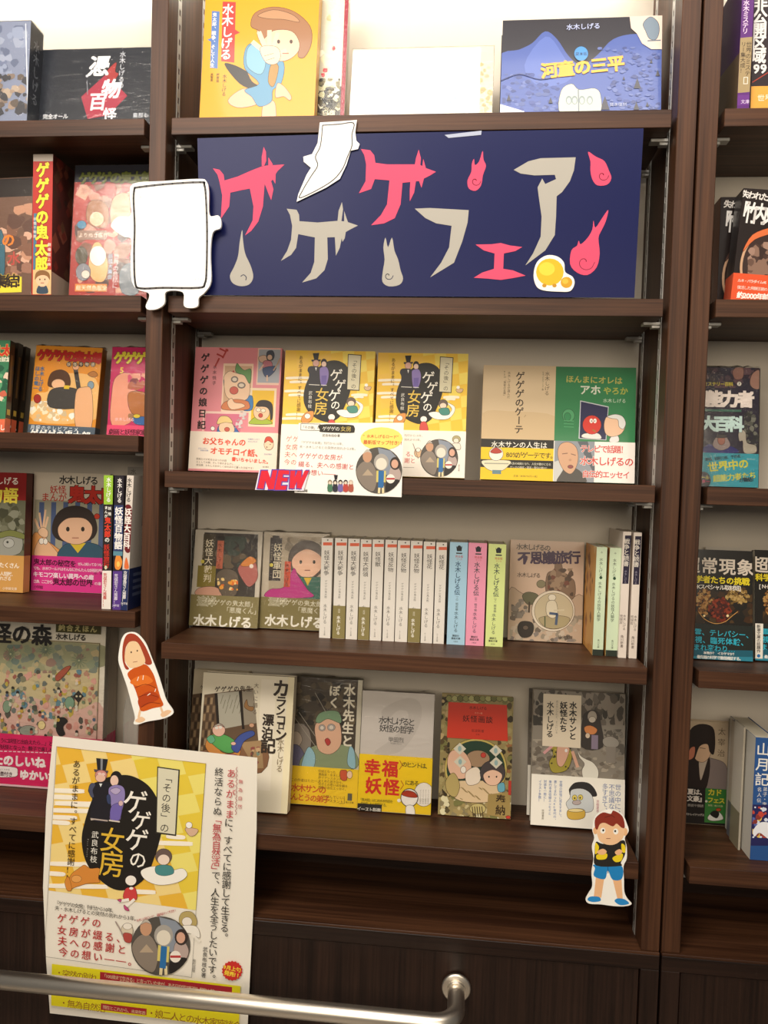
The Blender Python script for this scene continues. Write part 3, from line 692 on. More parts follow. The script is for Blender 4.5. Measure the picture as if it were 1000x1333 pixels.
def sonogo(a, w):   # shared yellow cover artwork; w = whether the view is the large poster layout
    pass
VY = (360, 450, 5.882)
def yellow_cover(b, V, ox, oy, k):
    """cover of the yellow book; V view of the second copy's crop, ox, oy, k map the first copy's crop coordinates to it"""
    a = b.art; a.view(*V); T = lambda x, y: (ox+x*k, oy+y*k)
    P = lambda pts: [T(*p) for p in pts]
    R = random.Random(4)
    for i in range(-2, 9):
        for j in range(-1, 9):
            if (i+j) % 2: continue
            x, y = 60+i*88+j*6, 40+j*88-i*14
            a.poly(P([(x, y-10), (x+88, y-24), (x+94, y+64), (x+6, y+78)]), 'eec04a' if i < 4 else 'f0d660')
    a.ink = 0
    for x, y, l in [(80, 240, 200), (110, 270, 160), (70, 340, 150), (100, 370, 120), (80, 520, 150), (50, 550, 180), (580, 370, 110), (600, 385, 60)]:
        a.blob(P([(x, y), (x+l*.5, y-4), (x+l, y), (x+l+8, y+9), (x+l, y+18), (x+l*.5, y+16), (x, y+18), (x-8, y+9)]), 'f8ecd0')
    a.blob(P([(330, 160), (400, 118), (480, 118), (545, 165), (575, 260), (560, 370), (520, 470), (480, 550), (400, 585), (310, 560), (240, 500), (208, 420), (218, 320), (260, 230)]), '26241f')
    a.ink = .4
    # gentleman in a top hat, lady in a kimono
    a.poly(P([(278, 58), (328, 56), (318, 112), (290, 112)]), '22201e'); a.poly(P([(268, 108), (340, 106), (338, 120), (270, 122)]), '2e2830')
    a.ball(*T(303, 135), 25*k, 26*k, 'd8a898'); a.blob(P([(252, 160), (300, 158), (340, 180), (335, 300), (250, 305), (250, 220), (238, 190)]), '2c2a30'); a.poly(P([(296, 168), (310, 168), (303, 195)]), 'e8e4e0')
    a.ball(*T(364, 130), 24*k, 30*k, '221e1e'); a.ball(*T(364, 142), 19*k, 22*k, 'e8c8b4'); a.blob(P([(340, 168), (385, 165), (402, 220), (382, 298), (342, 300), (330, 200)]), '8a78b4'); a.poly(P([(345, 230), (385, 228), (380, 298), (343, 298)]), '7060a4')
    a.line(P([(250, 298), (330, 302)]), 5*k, 'e0dcd0'); a.line(P([(342, 302), (384, 304)]), 5*k, 'e0dcd0')
    # small picture of a child on a white cloth, bowl, kneeling girl, orange robe
    a.blob(P([(462, 500), (520, 490), (600, 510), (640, 470), (600, 420), (660, 450), (655, 500), (610, 545), (530, 550), (480, 530)]), 'f6f2e6')
    a.ball(*T(572, 430), 36*k, 34*k, '6a5a50'); a.ball(*T(572, 444), 26*k, 22*k, 'eed4bc'); a.blob(P([(540, 470), (610, 462), (620, 510), (560, 515)]), '4a8a7c')
    a.blob(P([(672, 318), (724, 314), (715, 340), (685, 342)]), 'd8b48c'); a.ball(*T(688, 303), 13*k, 12*k, 'f8f4ec')
    a.ball(*T(422, 548), 26*k, 24*k, 'f6ece0'); a.blob(P([(400, 575), (440, 572), (455, 640), (395, 640)]), 'd05048')
    a.blob(P([(190, 560), (230, 510), (285, 505), (270, 570), (210, 600)]), 'd8924c'); a.ball(*T(238, 540), 22*k, 20*k, 'f8f0e0')
    a.poly(P([(548, 64), (652, 72), (636, 346), (538, 340)]), '2c2824'); a.poly(P([(553, 70), (646, 77), (631, 340), (543, 334)]), 'd8d0b0')
    tx = dict(vert=True, sh=0)
    x, y = T(600, 92); a.text('「その後」の', x, y, 40*k, '3a3428', 0, vert=True, sp=1.0)
    for ch, px, py, s_ in (('ゲ', 458, 225, 100), ('ゲ', 490, 300, 88), ('ゲ', 445, 380, 100), ('の', 452, 455, 76)):
        x, y = T(px, py); a.text(ch, x, y, s_*k, 'f4efe2', .012, anchor='c')
    for ch, px, py, s_ in (('女', 350, 375, 108), ('房', 340, 480, 108)):
        x, y = T(px, py); a.text(ch, x, y, s_*k, 'e0bc50', .008, anchor='c')
    x, y = T(262, 345); a.text('武良布枝', x, y, 31*k, 'e4e0d4', 0, vert=True, sp=1.1)
    x, y = T(190, 75); a.text('あるがままに。すべてに感謝!!', x, y, 33*k, '6a4a20', 0, vert=True, sp=1.0)
def couple_photo(a, cx, cy, r, K=1.0):
    """round photograph: elderly man, statue, woman"""
    a.ell(cx, cy, r, r, '55504a', 0, 36)
    a.poly([(cx-r*.05, cy-r*.98), (cx+r*.5, cy-r*.84), (cx+r*.86, cy-r*.45), (cx+r*.86, cy+r*.2), (cx+r*.2, cy+r*.2)], '8c94a0')
    a.blob([(cx-r*.98, cy+r*.05), (cx-r*.72, cy-r*.35), (cx-r*.36, cy-r*.36), (cx-r*.1, cy+r*.1), (cx-r*.12, cy+r*.6), (cx-r*.3, cy+r*.9), (cx-r*.75, cy+r*.6)], '8a7e72')
    a.poly([(cx-r*.72, cy+r*.22), (cx-r*.48, cy-r*.06), (cx-r*.24, cy+r*.22)], 'b4a088')
    a.ell(cx-r*.5, cy-r*.6, r*.2, r*.26, 'c89878', 0, 16); a.blob([(cx-r*.68, cy-r*.72), (cx-r*.5, cy-r*.92), (cx-r*.32, cy-r*.74), (cx-r*.5, cy-r*.8)], 'c0b8ac')
    a.blob([(cx+r*.42, cy+r*.4), (cx+r*.5, cy-r*.1), (cx+r*.82, cy-r*.1), (cx+r*.95, cy+r*.2), (cx+r*.8, cy+r*.52), (cx+r*.5, cy+r*.6)], 'b8a49c')
    a.ell(cx+r*.7, cy-r*.3, r*.23, r*.28, '3a302c', 0, 16); a.ell(cx+r*.68, cy-r*.28, r*.15, r*.19, 'd8a890', 0, 14)
    a.blob([(cx+r*.36, cy+r*.45), (cx+r*.9, cy+r*.42), (cx+r*.6, cy+r*.78), (cx+r*.3, cy+r*.93)], '2a2624')
    # plain round-headed statue in blue with a white ball
    a.line([(cx+r*.02, cy+r*.7), (cx+r*.0, cy+r*.96)], r*.1, 'e8d8a8'); a.line([(cx+r*.17, cy+r*.7), (cx+r*.18, cy+r*.96)], r*.1, 'e8d8a8')
    a.rect(cx-r*.12, cy+r*.02, cx+r*.3, cy+r*.5, 'd8c870')
    a.rect(cx-r*.04, cy+r*.02, cx+r*.22, cy+r*.74, '2f6ea8')
    a.ell(cx+r*.1, cy-r*.36, r*.32, r*.36, 'aaa49c', 0, 20); a.ell(cx+r*.1, cy-r*.28, r*.24, r*.26, 'e4dccb', 0, 18)
    a.ell(cx+r*.5, cy+r*.36, r*.19, r*.2, 'efe8dd', 0, 16); a.line([(cx+r*.34, cy+r*.36), (cx+r*.66, cy+r*.36)], r*.08, 'b84040')

b = face_book('book', 'yellow book with a top-hatted gentleman, left of two copies, half hidden by the hanging card', VY, (82, 34), (752, 46), (725, 962), (12, 950), '3', 'eec23f', yb=.075, lean=6, th=.022)
yellow_cover(b, VY, 0, 0, 1.0); b.art.view(*VY); b.view = VY
a = band(b, 600, 'fbf3e4', 30)
a.text('ゲゲゲの', 70, 712, 50, 'd06058', 0, sp=1.05); a.text('女房が綴る、', 66, 774, 48, 'd06058', 0, sp=1.05); a.text('夫への感謝と', 60, 832, 48, 'd06058', 0, sp=1.05); a.text('今の想い', 56, 890, 48, 'd06058', 0, sp=1.05); a.uv(0, 0, 1, .012, 'e8c890')
done(b)
VY2 = (480, 450, 6.667)
b = face_book('book', 'yellow book with a top-hatted gentleman, right of two copies, its photo band in view', VY2, (95, 60), (868, 72), (828, 1150), (28, 1140), '3', 'eec23f', yb=.08, lean=6, th=.022)
yellow_cover(b, VY2, 3, 22, 1.125); b.art.view(*VY2); b.view = VY2
a = band(b, 735, 'f9f0e2', 400)
a.text('刊行から10年、', 310, 778, 24, '8a7c70', 0); a.text('別れから3年。', 310, 815, 24, '8a7c70', 0); a.text('る、', 318, 940, 50, 'd06058', .004); a.text('謝と', 308, 995, 50, 'd06058', .004)
a.line([(300, 1055), (395, 1058)], 3, '8a7c70'); a.ball(430, 930, 34, 40, 'd8b48c'); a.ball(430, 905, 20, 18, 'f0e8dc'); a.line([(385, 850), (430, 980)], 6, '9a8474')
a.ball(762, 812, 36, 32, 'b4a878'); a.ball(760, 825, 24, 22, 'f0e0cc'); a.blob([(730, 850), (790, 850), (795, 900), (740, 895)], 'e8e0d0')
couple_photo(a, 612, 975, 165); a.text('辰巳出版', 785, 1030, 15, '6a6058', 0, vert=True)
done(b)
VG = (620, 465, 4.545)
b = face_book('book', 'beige book with a brush-written title and a yellow and black band', VG, (46, 42), (470, 58), (462, 744), (22, 728), '3', 'd9c19c', yb=.10, lean=6, th=.02)
a = b.art
a.ink = 0; a.blob([(40, 330), (200, 320), (470, 350), (470, 500), (30, 500)], 'd2b78e')
a.text('ゲゲゲのゲーテ', 262, 84, 54, '3a2c22', .016, vert=True, sp=.985)
a.text('水木しげる', 422, 84, 29, '5a4836', 0, vert=True, sp=1.0); a.text('水木しげるが選んだ', 196, 84, 18, '5a4836', 0, vert=True); a.text('93の「賢者の言葉」', 172, 78, 16, '5a4836', 0, vert=True); a.text('水木プロダクション編', 397, 84, 11.5, '6a5846', 0, vert=True)
a.line([(284, 355), (294, 342)], 2, '8a6a4a')
a = band(b, 482, '2c2a24', 60)
a.rect(20, 542, 470, 602, 'f0c828'); a.rect(20, 662, 470, 760, 'f0c828')
a.text('水木サンの人生は', 88, 514, 41, 'f4efdf', .01); a.text('80%がゲーテです。', 178, 576, 39, '302a20', .01, sp=.86)
a.text('人生の岐路となり、人生が豊かになる', 200, 628, 16, 'e0dcc8', 0, sp=.88, sx=1); a.text('ゲーテの格言・箴言・警句の数々！', 200, 650, 16, 'e0dcc8', 0, sp=.88); a.text('定価（本体790円＋税）', 220, 702, 14, '6a5a20', 0)
a.blob([(40, 610), (196, 612), (188, 645), (150, 672), (90, 672), (50, 648)], 'e8dfc0'); a.rect(95, 668, 148, 690, '6a8a94'); a.line([(50, 628), (190, 630)], 7, 'a8a894')
a.ball(118, 572, 42, 40, 'f4ece0'); a.blob([(84, 560), (118, 534), (152, 560), (118, 570)], 'b8483c')
done(b)
b = face_book('book', 'green book with a red round face in a dark window and a white photo band', VG, (470, 56), (946, 62), (936, 750), (458, 744), '3', '2b7d4a', yb=.10, lean=6, th=.02, mt=M_GLOSS)
a = b.art
a.text('ほんまにオレは', 530, 128, 47, 'b9b45a', .02, rot=1); a.text('アホ', 612, 192, 62, 'd8dcc8', .024); a.text('やろか', 752, 198, 48, 'a9b04a', .024); a.text('水木しげる', 750, 256, 27, 'cfe0c8', 0)
a.poly([(616, 256), (784, 292), (770, 492), (606, 482)], 'c8ccd0'); a.poly([(620, 262), (780, 297), (766, 488), (612, 478)], '23244c')
a.blob([(630, 475), (640, 452), (720, 450), (736, 484)], 'f0e8e0'); a.ball(685, 400, 55, 56, 'd4382c'); a.ball(681, 377, 10, 14, 'f4ece0'); a.ball(703, 377, 10, 14, 'f4ece0'); a.ell(683, 378, 3, 4, '201818', 0, 8); a.ell(701, 378, 3, 4, '201818', 0, 8); a.line([(690, 430), (706, 440)], 7, 'a0782c')
a.blob([(790, 500), (800, 470), (838, 465), (842, 500)], 'e8e4e0'); a.blob([(757, 395), (775, 350), (830, 340), (875, 365), (882, 410), (855, 455), (800, 470), (765, 450)], 'eec3a0'); a.blob([(775, 352), (820, 338), (865, 350), (885, 390), (870, 425), (845, 410), (838, 370), (800, 362)], 'e2e2dc')
a.ball(546, 345, 36, 38, '4a9a64'); a.ball(540, 352, 20, 24, '2f8450')
for i in range(3): a.line([(520, 375+i*18), (576, 378+i*18)], 6, '4a9a64')
a = band(b, 500, 'f7efe6', 700)
a.rect(458, 498, 702, 760, '8a9098'); a.poly([(600, 498), (660, 498), (702, 640), (702, 700)], '50565e'); a.poly([(458, 620), (520, 600), (500, 750), (458, 750)], 'c8c8c4')
a.blob([(484, 745), (500, 690), (540, 650), (612, 670), (650, 745)], '3c3834'); a.blob([(482, 560), (500, 515), (545, 502), (590, 530), (604, 590), (592, 650), (560, 690), (520, 670), (492, 620)], 'd0a07c')
a.ball(558, 648, 16, 10, '8a3c38'); a.line([(510, 572), (540, 568)], 5, '7a5440'); a.line([(562, 572), (588, 580)], 5, '7a5440'); a.ell(556, 608, 9, 7, 'bb8a68')
a.text('テレビで話題！', 618, 540, 48, 'cf4038', .02, sp=.88, sx=.92, out='fff8f0', ow=.03); a.text('水木しげるの', 616, 612, 56, 'cf4038', .02, sp=.92, sx=1, out='fff8f0', ow=.03); a.text('自伝的エッセイ', 628, 690, 46, 'cf4038', .02, sp=.9, sx=.95, out='fff8f0', ow=.03)
done(b)

# hanging card over the yellow books, NEW sign
cu, a = card('display_card', 'white card with a round photo hanging over the shelf edge before the yellow books', 'display card', VY, [(170, 592), (975, 590), (958, 1160), (138, 1126)], -.004, .0008, 'fbf8f0', sm=False)
a.off = .0003; a.clip = (0, a.fr.w, 0, a.fr.h)
a.frame(184, 598, 336, 648, 4, '6a6450'); a.text('「その後」の', 190, 624, 27, '5a5440', 0, sp=.9); a.blob([(336, 604), (560, 606), (596, 622), (598, 655), (570, 668), (350, 662), (334, 645)], '2c2822')
a.text('ゲゲゲの', 352, 634, 36, 'f0ece0', .004, sp=.92); a.text('女房', 490, 636, 42, 'd0b860', .004, sp=1); a.text('武良布枝◎著', 350, 686, 23, '4a443c', 0)
a.text('『ゲゲゲの女房』刊行から10年、', 178, 738, 23, '9a9488', 0, rot=1); a.text('夫・水木しげるとの突然の別れから3年。', 176, 772, 24, '9a9488', 0, rot=1)
for t, y, x in (('ゲゲゲの女房が', 840, 172), ('綴る、夫への感謝と', 905, 166), ('今の想い——', 965, 168)): a.text(t, x, y, 47, 'd04a48', 0, rot=1.5, sp=1.02)
a.ball(804, 712, 162, 88, 'f2e272'); a.text('“水木しげるロード”', 662, 692, 29, 'd0582c', .02, sp=1.0); a.text('最新版マップ付き!!', 665, 738, 34, 'd0582c', .02, sp=.98)
couple_photo(a, 785, 955, 178)
for i, (h, t) in enumerate((('8a7a60', '4a7a5c'), ('26242a', '30303a'), ('2a2626', '7468a8'), ('3a3030', 'c04840'), ('c8b8a8', 'b05a48'))):
    x = 410+i*40; a.blob([(x-18, 1115), (x-16, 1060), (x+16, 1060), (x+18, 1115)], t, 2); a.ell(x, 1045, 17, 19, h, 0, 12); a.ell(x, 1050, 11, 12, 'eed6c0', 0, 10)
a.poly([(440, 990), (470, 990), (464, 1025), (446, 1025)], '26242a'); a.text('辰巳出版', 160, 1108, 20, '3a362e', .02)
a.flush('card_print', cu)
VN = (220, 420, 3.125)
cu, a = card('new_sign', 'red NEW lettering sign with a blue edge stuck to the third shelf', 'sign', VN, [(368, 596), (572, 598), (548, 684), (350, 680)], -.0065, .001, 'ece4f0', sm=False)
a.off = .0003
for ch, pts in (('N', [[(376, 602), (400, 602), (385, 676), (360, 674)], [(376, 602), (402, 602), (428, 676), (404, 676)], [(422, 600), (446, 600), (430, 678), (405, 678)]]),
                ('E', [[(446, 600), (468, 600), (452, 678), (430, 678)], [(446, 600), (498, 602), (494, 618), (446, 616)], [(442, 630), (484, 631), (481, 646), (440, 645)], [(434, 664), (480, 663), (476, 680), (430, 680)]]),
                ('W', [[(494, 602), (514, 602), (508, 674), (490, 674)], [(524, 602), (540, 602), (508, 676), (492, 672)], [(522, 602), (540, 602), (536, 674), (520, 674)], [(552, 602), (570, 602), (538, 676), (520, 672)]])):
    for p in pts:
        cx = sum(q[0] for q in p)/4; cy = sum(q[1] for q in p)/4
        a.poly([(q[0]+(4 if q[0] > cx else -4), q[1]+(4 if q[1] > cy else -4)) for q in p], '5a48a8')
    for p in pts: a.poly(p, 'e0243a')
a.flush('sign_lettering', cu)

# ================================================================ CENTRE BAY, fourth shelf
V4 = (220, 650, 3.333); G4 = 'paperbacks standing spine out on the fourth shelf'
def yokai_face(b, title, sub, y0, photo):
    a = b.art
def memo_band(a, x0, wide=True):
    a.text('追悼', x0+28, 440, 44, '9a9068', .01, sp=.9, out='e8e2cc', ow=.03)
    a.text('「ゲゲゲの鬼太郎」', x0+46, 442, 27, 'e8e2cc', .004, rot=1); a.text('「悪魔くん」', x0+140, 478, 27, 'e8e2cc', .004, rot=1)
    a.text('水木しげる', x0+10, 522, 52, 'f4f0e4', .03, rot=.5)
b = face_book('paperback', 'shrink-wrapped paperback with a dark orange-lit picture, leftmost on the fourth shelf', V4, (120, 132), (402, 142), (388, 560), (84, 548), '4', 'cfc6b6', lean=8, th=.02, wrap=True, cat='book')
a = b.art
a.rect(136, 152, 388, 415, '3a3128'); a.scatter(200, 160, 385, 300, ['4a3c2c', '2c241c', '6a5a44', '564632', '3a4438'], 50, 26, 8)
a.rect(136, 152, 205, 380, '453a22'); a.rect(120, 290, 205, 380, '8a7a2c'); a.ell(146, 270, 8, 8, 'd8c850')
a.blob([(120, 415), (130, 385), (200, 380), (240, 415)], 'd0a088'); a.blob([(205, 330), (250, 300), (300, 330), (290, 415), (230, 415)], '6a5c4c')
a.scatter(210, 340, 300, 395, ['f0a83c', 'f8d890', 'e87830'], 16, 11, 2)
a.blob([(300, 300), (340, 255), (375, 270), (385, 340), (350, 380), (320, 350)], 'b86a60'); a.blob([(310, 285), (350, 248), (380, 268), (345, 290)], 'd88a3c'); a.ell(358, 290, 9, 9, 'f0e4d8')
a.rect(204, 180, 240, 300, 'c26a4c'); a.text('水木しげる', 222, 188, 22, '5a2a20', 0, vert=True)
a.text('妖怪大裁判', 178, 172, 37, 'e8dcc0', .008, vert=True); a.text('ゲゲゲの鬼太郎', 152, 176, 11, 'a89c84', 0, vert=True)
a = band(b, 412, '8d8152', 100); memo_band(a, 95, False); done(b)
b = face_book('paperback', 'shrink-wrapped paperback with a dark-haired child and magenta shape, second from left on the fourth shelf', V4, (412, 142), (694, 150), (680, 572), (394, 560), '4', 'c8bca8', lean=8, th=.02, wrap=True)
a = b.art
a.rect(430, 165, 690, 425, 'b8a890'); a.scatter(430, 165, 690, 250, ['a89880', 'c8b8a0', '8a7c68'], 24, 20, 8)
a.ball(600, 262, 82, 84, '5c5048'); a.blob([(540, 250), (600, 215), (662, 250), (662, 300), (600, 345), (540, 300)], 'eac0a4'); a.ell(572, 272, 6, 8, '3a3028'); a.ell(630, 272, 6, 8, '3a3028'); a.line([(590, 308), (612, 308)], 4, '8a5048')
a.blob([(560, 345), (600, 338), (670, 345), (680, 425), (550, 425)], '3f7060'); a.poly([(585, 340), (620, 340), (602, 375)], 'dcb830')
a.blob([(425, 425), (440, 390), (500, 380), (540, 300), (560, 330), (600, 390), (620, 425)], 'c4388c')
a.rect(432, 168, 492, 352, '3c3230'); a.rect(450, 158, 480, 172, '3c3230'); a.text('妖怪軍団', 474, 190, 38, 'e8dcc0', .008, vert=True); a.ell(445, 285, 8, 8, 'd8c850'); a.text('ゲゲゲの鬼太郎', 448, 195, 10, 'a89c84', 0, vert=True)
a.rect(498, 270, 530, 380, 'cf5434'); a.text('水木しげる', 514, 278, 20, '3a1c14', .01, vert=True)
a = band(b, 422, '8d8152', 400); memo_band(a, 405); done(b)
VS = (220, 650, 3.333); VT = (500, 650, 2.778)
def cx(x): return (x-220)*3.333
sp = [  # left, right top x; left, right bottom x; top y left, bottom y; title; band?
 (419.5, 434.3, 415, 429.8, 700, 831.3, '妖怪大戦争', 0), (436.8, 453, 432.6, 447.8, 700.3, 831.6, '妖怪大戦争', 1), (454.6, 469.6, 449, 464.2, 701, 832, '妖怪大戦争', 0),
 (470.8, 485.5, 465.2, 479.2, 702, 833, '妖怪大統領', 1), (486.5, 501.5, 480.2, 495.2, 702, 833.5, '妖怪獣', 0), (503.4, 519, 496.4, 511.4, 702.6, 834.5, '妖怪反物', 0),
 (520.2, 536, 511.8, 528.4, 703.5, 836, '妖怪反物', 0), (537, 553, 529, 544, 704, 837.5, '妖怪反物', 1), (554, 569.5, 545.5, 560.5, 705, 838.5, '妖怪花', 0), (570.4, 584.6, 561.8, 575.8, 706, 839.5, '妖怪花', 0)]
lab = ['first white spine after the two face-out paperbacks, no band', 'white spine with an olive lower band, second in the white row', 'plain white spine between the two leftmost olive-banded ones',
 'white spine with an olive lower band, fourth in the white row', 'plain white spine with a short three-character title, fifth in the row', 'plain white spine, sixth in the row',
 'plain white spine directly left of the rightmost olive-banded one', 'white spine with an olive band, rightmost banded one', 'plain white spine directly right of the rightmost olive-banded one', 'last white spine, touching the pale blue one']
for i, (a0, a1, b0, b1, t, bo, ti, bd) in enumerate(sp):
    b = spine_book('paperback', 'thin paperback, '+lab[i], (0, 0, 1), (a0, t), (a1, t+.6), (b1, bo+.6), (b0, bo), '4', 'e6e0d6', yb=.088, group=G4)
    a = b.art; w = a1-a0; mx = lambda y: (a0+a1)/2+((b0+b1)-(a0+a1))/2*(y-t)/(bo-t)
    a.poly([(mx(t+6)-w*.4, t+6), (mx(t+6)+w*.4, t+6), (mx(t+10)+w*.4, t+10), (mx(t+10)-w*.4, t+10)], 'dd6a4c'); a.ell(mx(t+3), t+3, 1, 1, '4a4440', 0, 8)
    a.text(ti, mx(t+32), t+16, 6.6, '3c3834', .004, vert=True, sx=1.15); a.text('ゲゲゲの鬼太郎', mx(t+65), t+55, 3.4, '6a6660', 0, vert=True)
    a.text('水木しげる', mx(t+98), t+86, 5.2, '5a5650', 0, vert=True); a.text('ちくま文庫', mx(bo-9), bo-15, 2.2, '6a6660', 0, vert=True); 
    if bd:
        a = spine_band(b, t+88, a0, '8d8152'); a.text('追悼', mx(t+94), t+92, 3, 'e0dac4', 0, vert=True); a.text('水木しげる', mx(t+112), t+101, 5, 'f4f0e4', .02, vert=True)
    done(b)
for col, l, r, l2, r2, t, bo, c, ti, vol in (('a9cfe4', 587, 609.6, 580.5, 605.4, 705.5, 839.5, '8a', '水木しげる伝', '（上）戦前編'), ('ef9cb6', 611.2, 635.4, 605, 629, 706.5, 841, '', '水木しげる伝', '（中）戦中編'), ('d9e696', 638, 661.8, 630, 652.4, 708, 842.8, '', '水木しげる伝', '（下）戦後編')):
    nm = {'a9cfe4': 'pale blue', 'ef9cb6': 'pink', 'd9e696': 'pale green'}[col]
    b = spine_book('paperback', 'thick paperback with a '+nm+' spine in the middle of the fourth shelf', (0, 0, 1), (l, t), (r, t+.8), (r2, bo+.8), (l2, bo), '4', col, yb=.088, group=G4)
    a = b.art; mx = lambda y: (l+r)/2+((l2+r2)-(l+r))/2*(y-t)/(bo-t); x = mx(t+8)
    a.ell(x, t+8, 3, 3.6, '2c3034', 0, 10); a.poly([(x-4, t+5), (x, t+11), (x+4, t+5), (x+3, t+12), (x-3, t+12)], '2c3034'); a.rect(x-4, t+14, x+4, t+15.5, '4a4a4a')
    a.text('完全版', x, t+19, 3.4, 'c04a40', .01, anchor='c'); a.text('マンガ', x, t+22.6, 2.6, 'c04a40', .0, anchor='c')
    a.text(ti, mx(t+42), t+25, 7.8, '2c4a6a' if nm == 'pale blue' else '34484c', .01, vert=True, sp=.95); a.text(vol, mx(t+75), t+68, 3.6, '4a5458', 0, vert=True)
    a.text('水木しげる', mx(t+104), t+90, 5.6, '2c3c4c', 0, vert=True); a.text('講談社', mx(bo-10), bo-12, 3, '2c3034', .01, anchor='c'); a.text('漫画文庫', mx(bo-8), bo-8.5, 3, '2c3034', .01, anchor='c'); a.text('1820', mx(bo-5), bo-4.5, 2.6, '3c4044', .0, anchor='c')
    done(b)
b = face_book('paperback', 'face-out paperback with a craggy rock and crystal ball picture, fourth shelf', VT, (456, 146), (726, 156), (714, 522), (450, 508), '4', 'd9bda6', lean=7, th=.012, mt=M_GLOSS)
a = b.art
a.blob([(452, 330), (500, 340), (560, 360), (640, 380), (720, 350), (730, 540), (440, 540)], 'c4ac94')
a.blob([(585, 330), (590, 270), (615, 255), (620, 228), (640, 230), (650, 260), (672, 280), (690, 300), (690, 350), (660, 370), (610, 360)], '8a705a')
a.scatter(592, 250, 685, 350, ['6a5444', 'a48a70', '7a4c3c', '5c4a3c'], 36, 13, 4); a.scatter(460, 360, 520, 430, ['8c8276', '7a7064', 'a0968a'], 22, 13, 5); a.scatter(455, 420, 720, 515, ['8a8078', 'b0a490', '9a8e7c', 'c8b8a4', '74685c'], 70, 14, 6)
a.blob([(500, 350), (520, 335), (556, 345), (552, 372), (520, 380)], '6c6a50'); a.line([(526, 372), (524, 408)], 6, '4c4034'); a.ball(568, 306, 16, 14, '8a8264')
a.ball(612, 403, 78, 74, 'e8dcc8', 0, 32); a.ball(614, 404, 70, 66, 'cdbf9e', 0, 32); a.blob([(560, 430), (620, 420), (672, 430), (650, 462), (590, 465)], 'b0a27c')
a.ball(608, 355, 14, 12, 'ece4d0'); a.blob([(590, 372), (620, 368), (628, 410), (612, 430), (588, 415)], 'e4dac0'); a.line([(600, 412), (626, 415), (622, 452)], 9, '50607c'); a.line([(582, 425), (582, 460)], 4, '4c5c3c'); a.line([(615, 402), (650, 400)], 6, 'd8cdb0')
a.blob([(484, 455), (500, 440), (535, 445), (542, 470), (530, 495), (500, 500), (484, 480)], '3a342e'); a.ball(512, 464, 10, 8, '6a5c50')
a.text('水木しげるの', 480, 170, 24, '3c3028', .012, rot=1, sp=.84); a.text('不思議旅行', 484, 212, 48, '4a3450', .035, rot=-3, sp=.93); a.text('水木しげる', 482, 272, 19, '3c3028', 0, sp=.88); a.text('中公文庫', 630, 497, 13, '3c3028', 0)
done(b)
for k, (l, r, l2, r2, t, bo) in enumerate(((778, 789.6, 770.6, 787, 712, 850), (794, 808.6, 789, 805.2, 713, 851))):
    b = spine_book('paperback', ('left' if k == 0 else 'right')+' one of two pale green spines with orange front covers', (0, 0, 1), (l, t), (r, t+.5), (r2, bo), (l2, bo-.6), '4', 'cfe0c0', yb=.062, group=G4, depth=.09)
    a = b.art; mx = lambda y: (l+r)/2+((l2+r2)-(l+r))/2*(y-t)/(bo-t)
    a.text('水木しげる', mx(t+24), t+14, 5, '3c4a38', 0, vert=True); a.ell(mx(t+40), t+40, 2, 2, '2c4a34', 0, 10); a.text('水木しげるの妖怪人類学', mx(t+68), t+45, 4.8, '3c4a38', .004, vert=True); a.text('角川文庫', mx(bo-14), bo-18, 3, '3c4a38', 0, vert=True); a.text('み', mx(t+6), t+7, 3, '3c4a38', 0, anchor='c')
    a.rect(l2-2, bo-4, r2+2, bo+4, '2c342c')
    s_, f2 = side_art(b); s_.fill('e2a95c'); R = random.Random(3+k)
    for j in range(26):
        x, y = R.uniform(0, f2.w), R.uniform(0, f2.h); q = R.uniform(.004, .011)
        s_._poly([(x-q, y), (x, y-q*1.3), (x+q, y), (x, y+q*1.3)], R.choice(['c88a48', 'ecc890', 'a86c3c', 'd8985c', '8a5a38']))
    flush_side(b, s_, f2); done(b)
for k, (l, r, l2, r2, t, bo) in enumerate(((812.4, 823.8, 804, 814.2, 692, 852.5), (825.6, 837, 818.8, 828.2, 693, 854))):
    b = spine_book('paperback', 'tall thin book with a navy-topped spine, '+('second from' if k == 0 else 'touching')+' the right end of the fourth shelf', (0, 0, 1), (l, t), (r, t+.4), (r2, bo+.4), (l2, bo), '4', 'e4d8cc', yb=.055, group=G4, depth=.1)
    a = b.art; mx = lambda y: (l+r)/2+((l2+r2)-(l+r))/2*(y-t)/(bo-t)
    a.poly([(mx(t+5)-3.9, t+5), (mx(t+5)+4.2, t+5), (mx(t+68)+4, t+68), (mx(t+68)-3.9, t+68)], '2a2338')
    a.text('戦争と読書', mx(t+27), t+9, 7.4, 'e4dcd0', .012, vert=True); a.text('水木しげる', mx(t+58), t+50, 3.6, '9a94a4', 0, vert=True); a.text('水木しげる', mx(t+120)+2, t+108, 4.2, '4a3a34', 0, vert=True); a.text('荒俣宏', mx(t+118)-2.4, t+108, 4.2, '4a3a34', 0, vert=True); a.text('角川新書', mx(bo-17), bo-26, 4.2, '4a3a34', 0, vert=True)
    done(b)

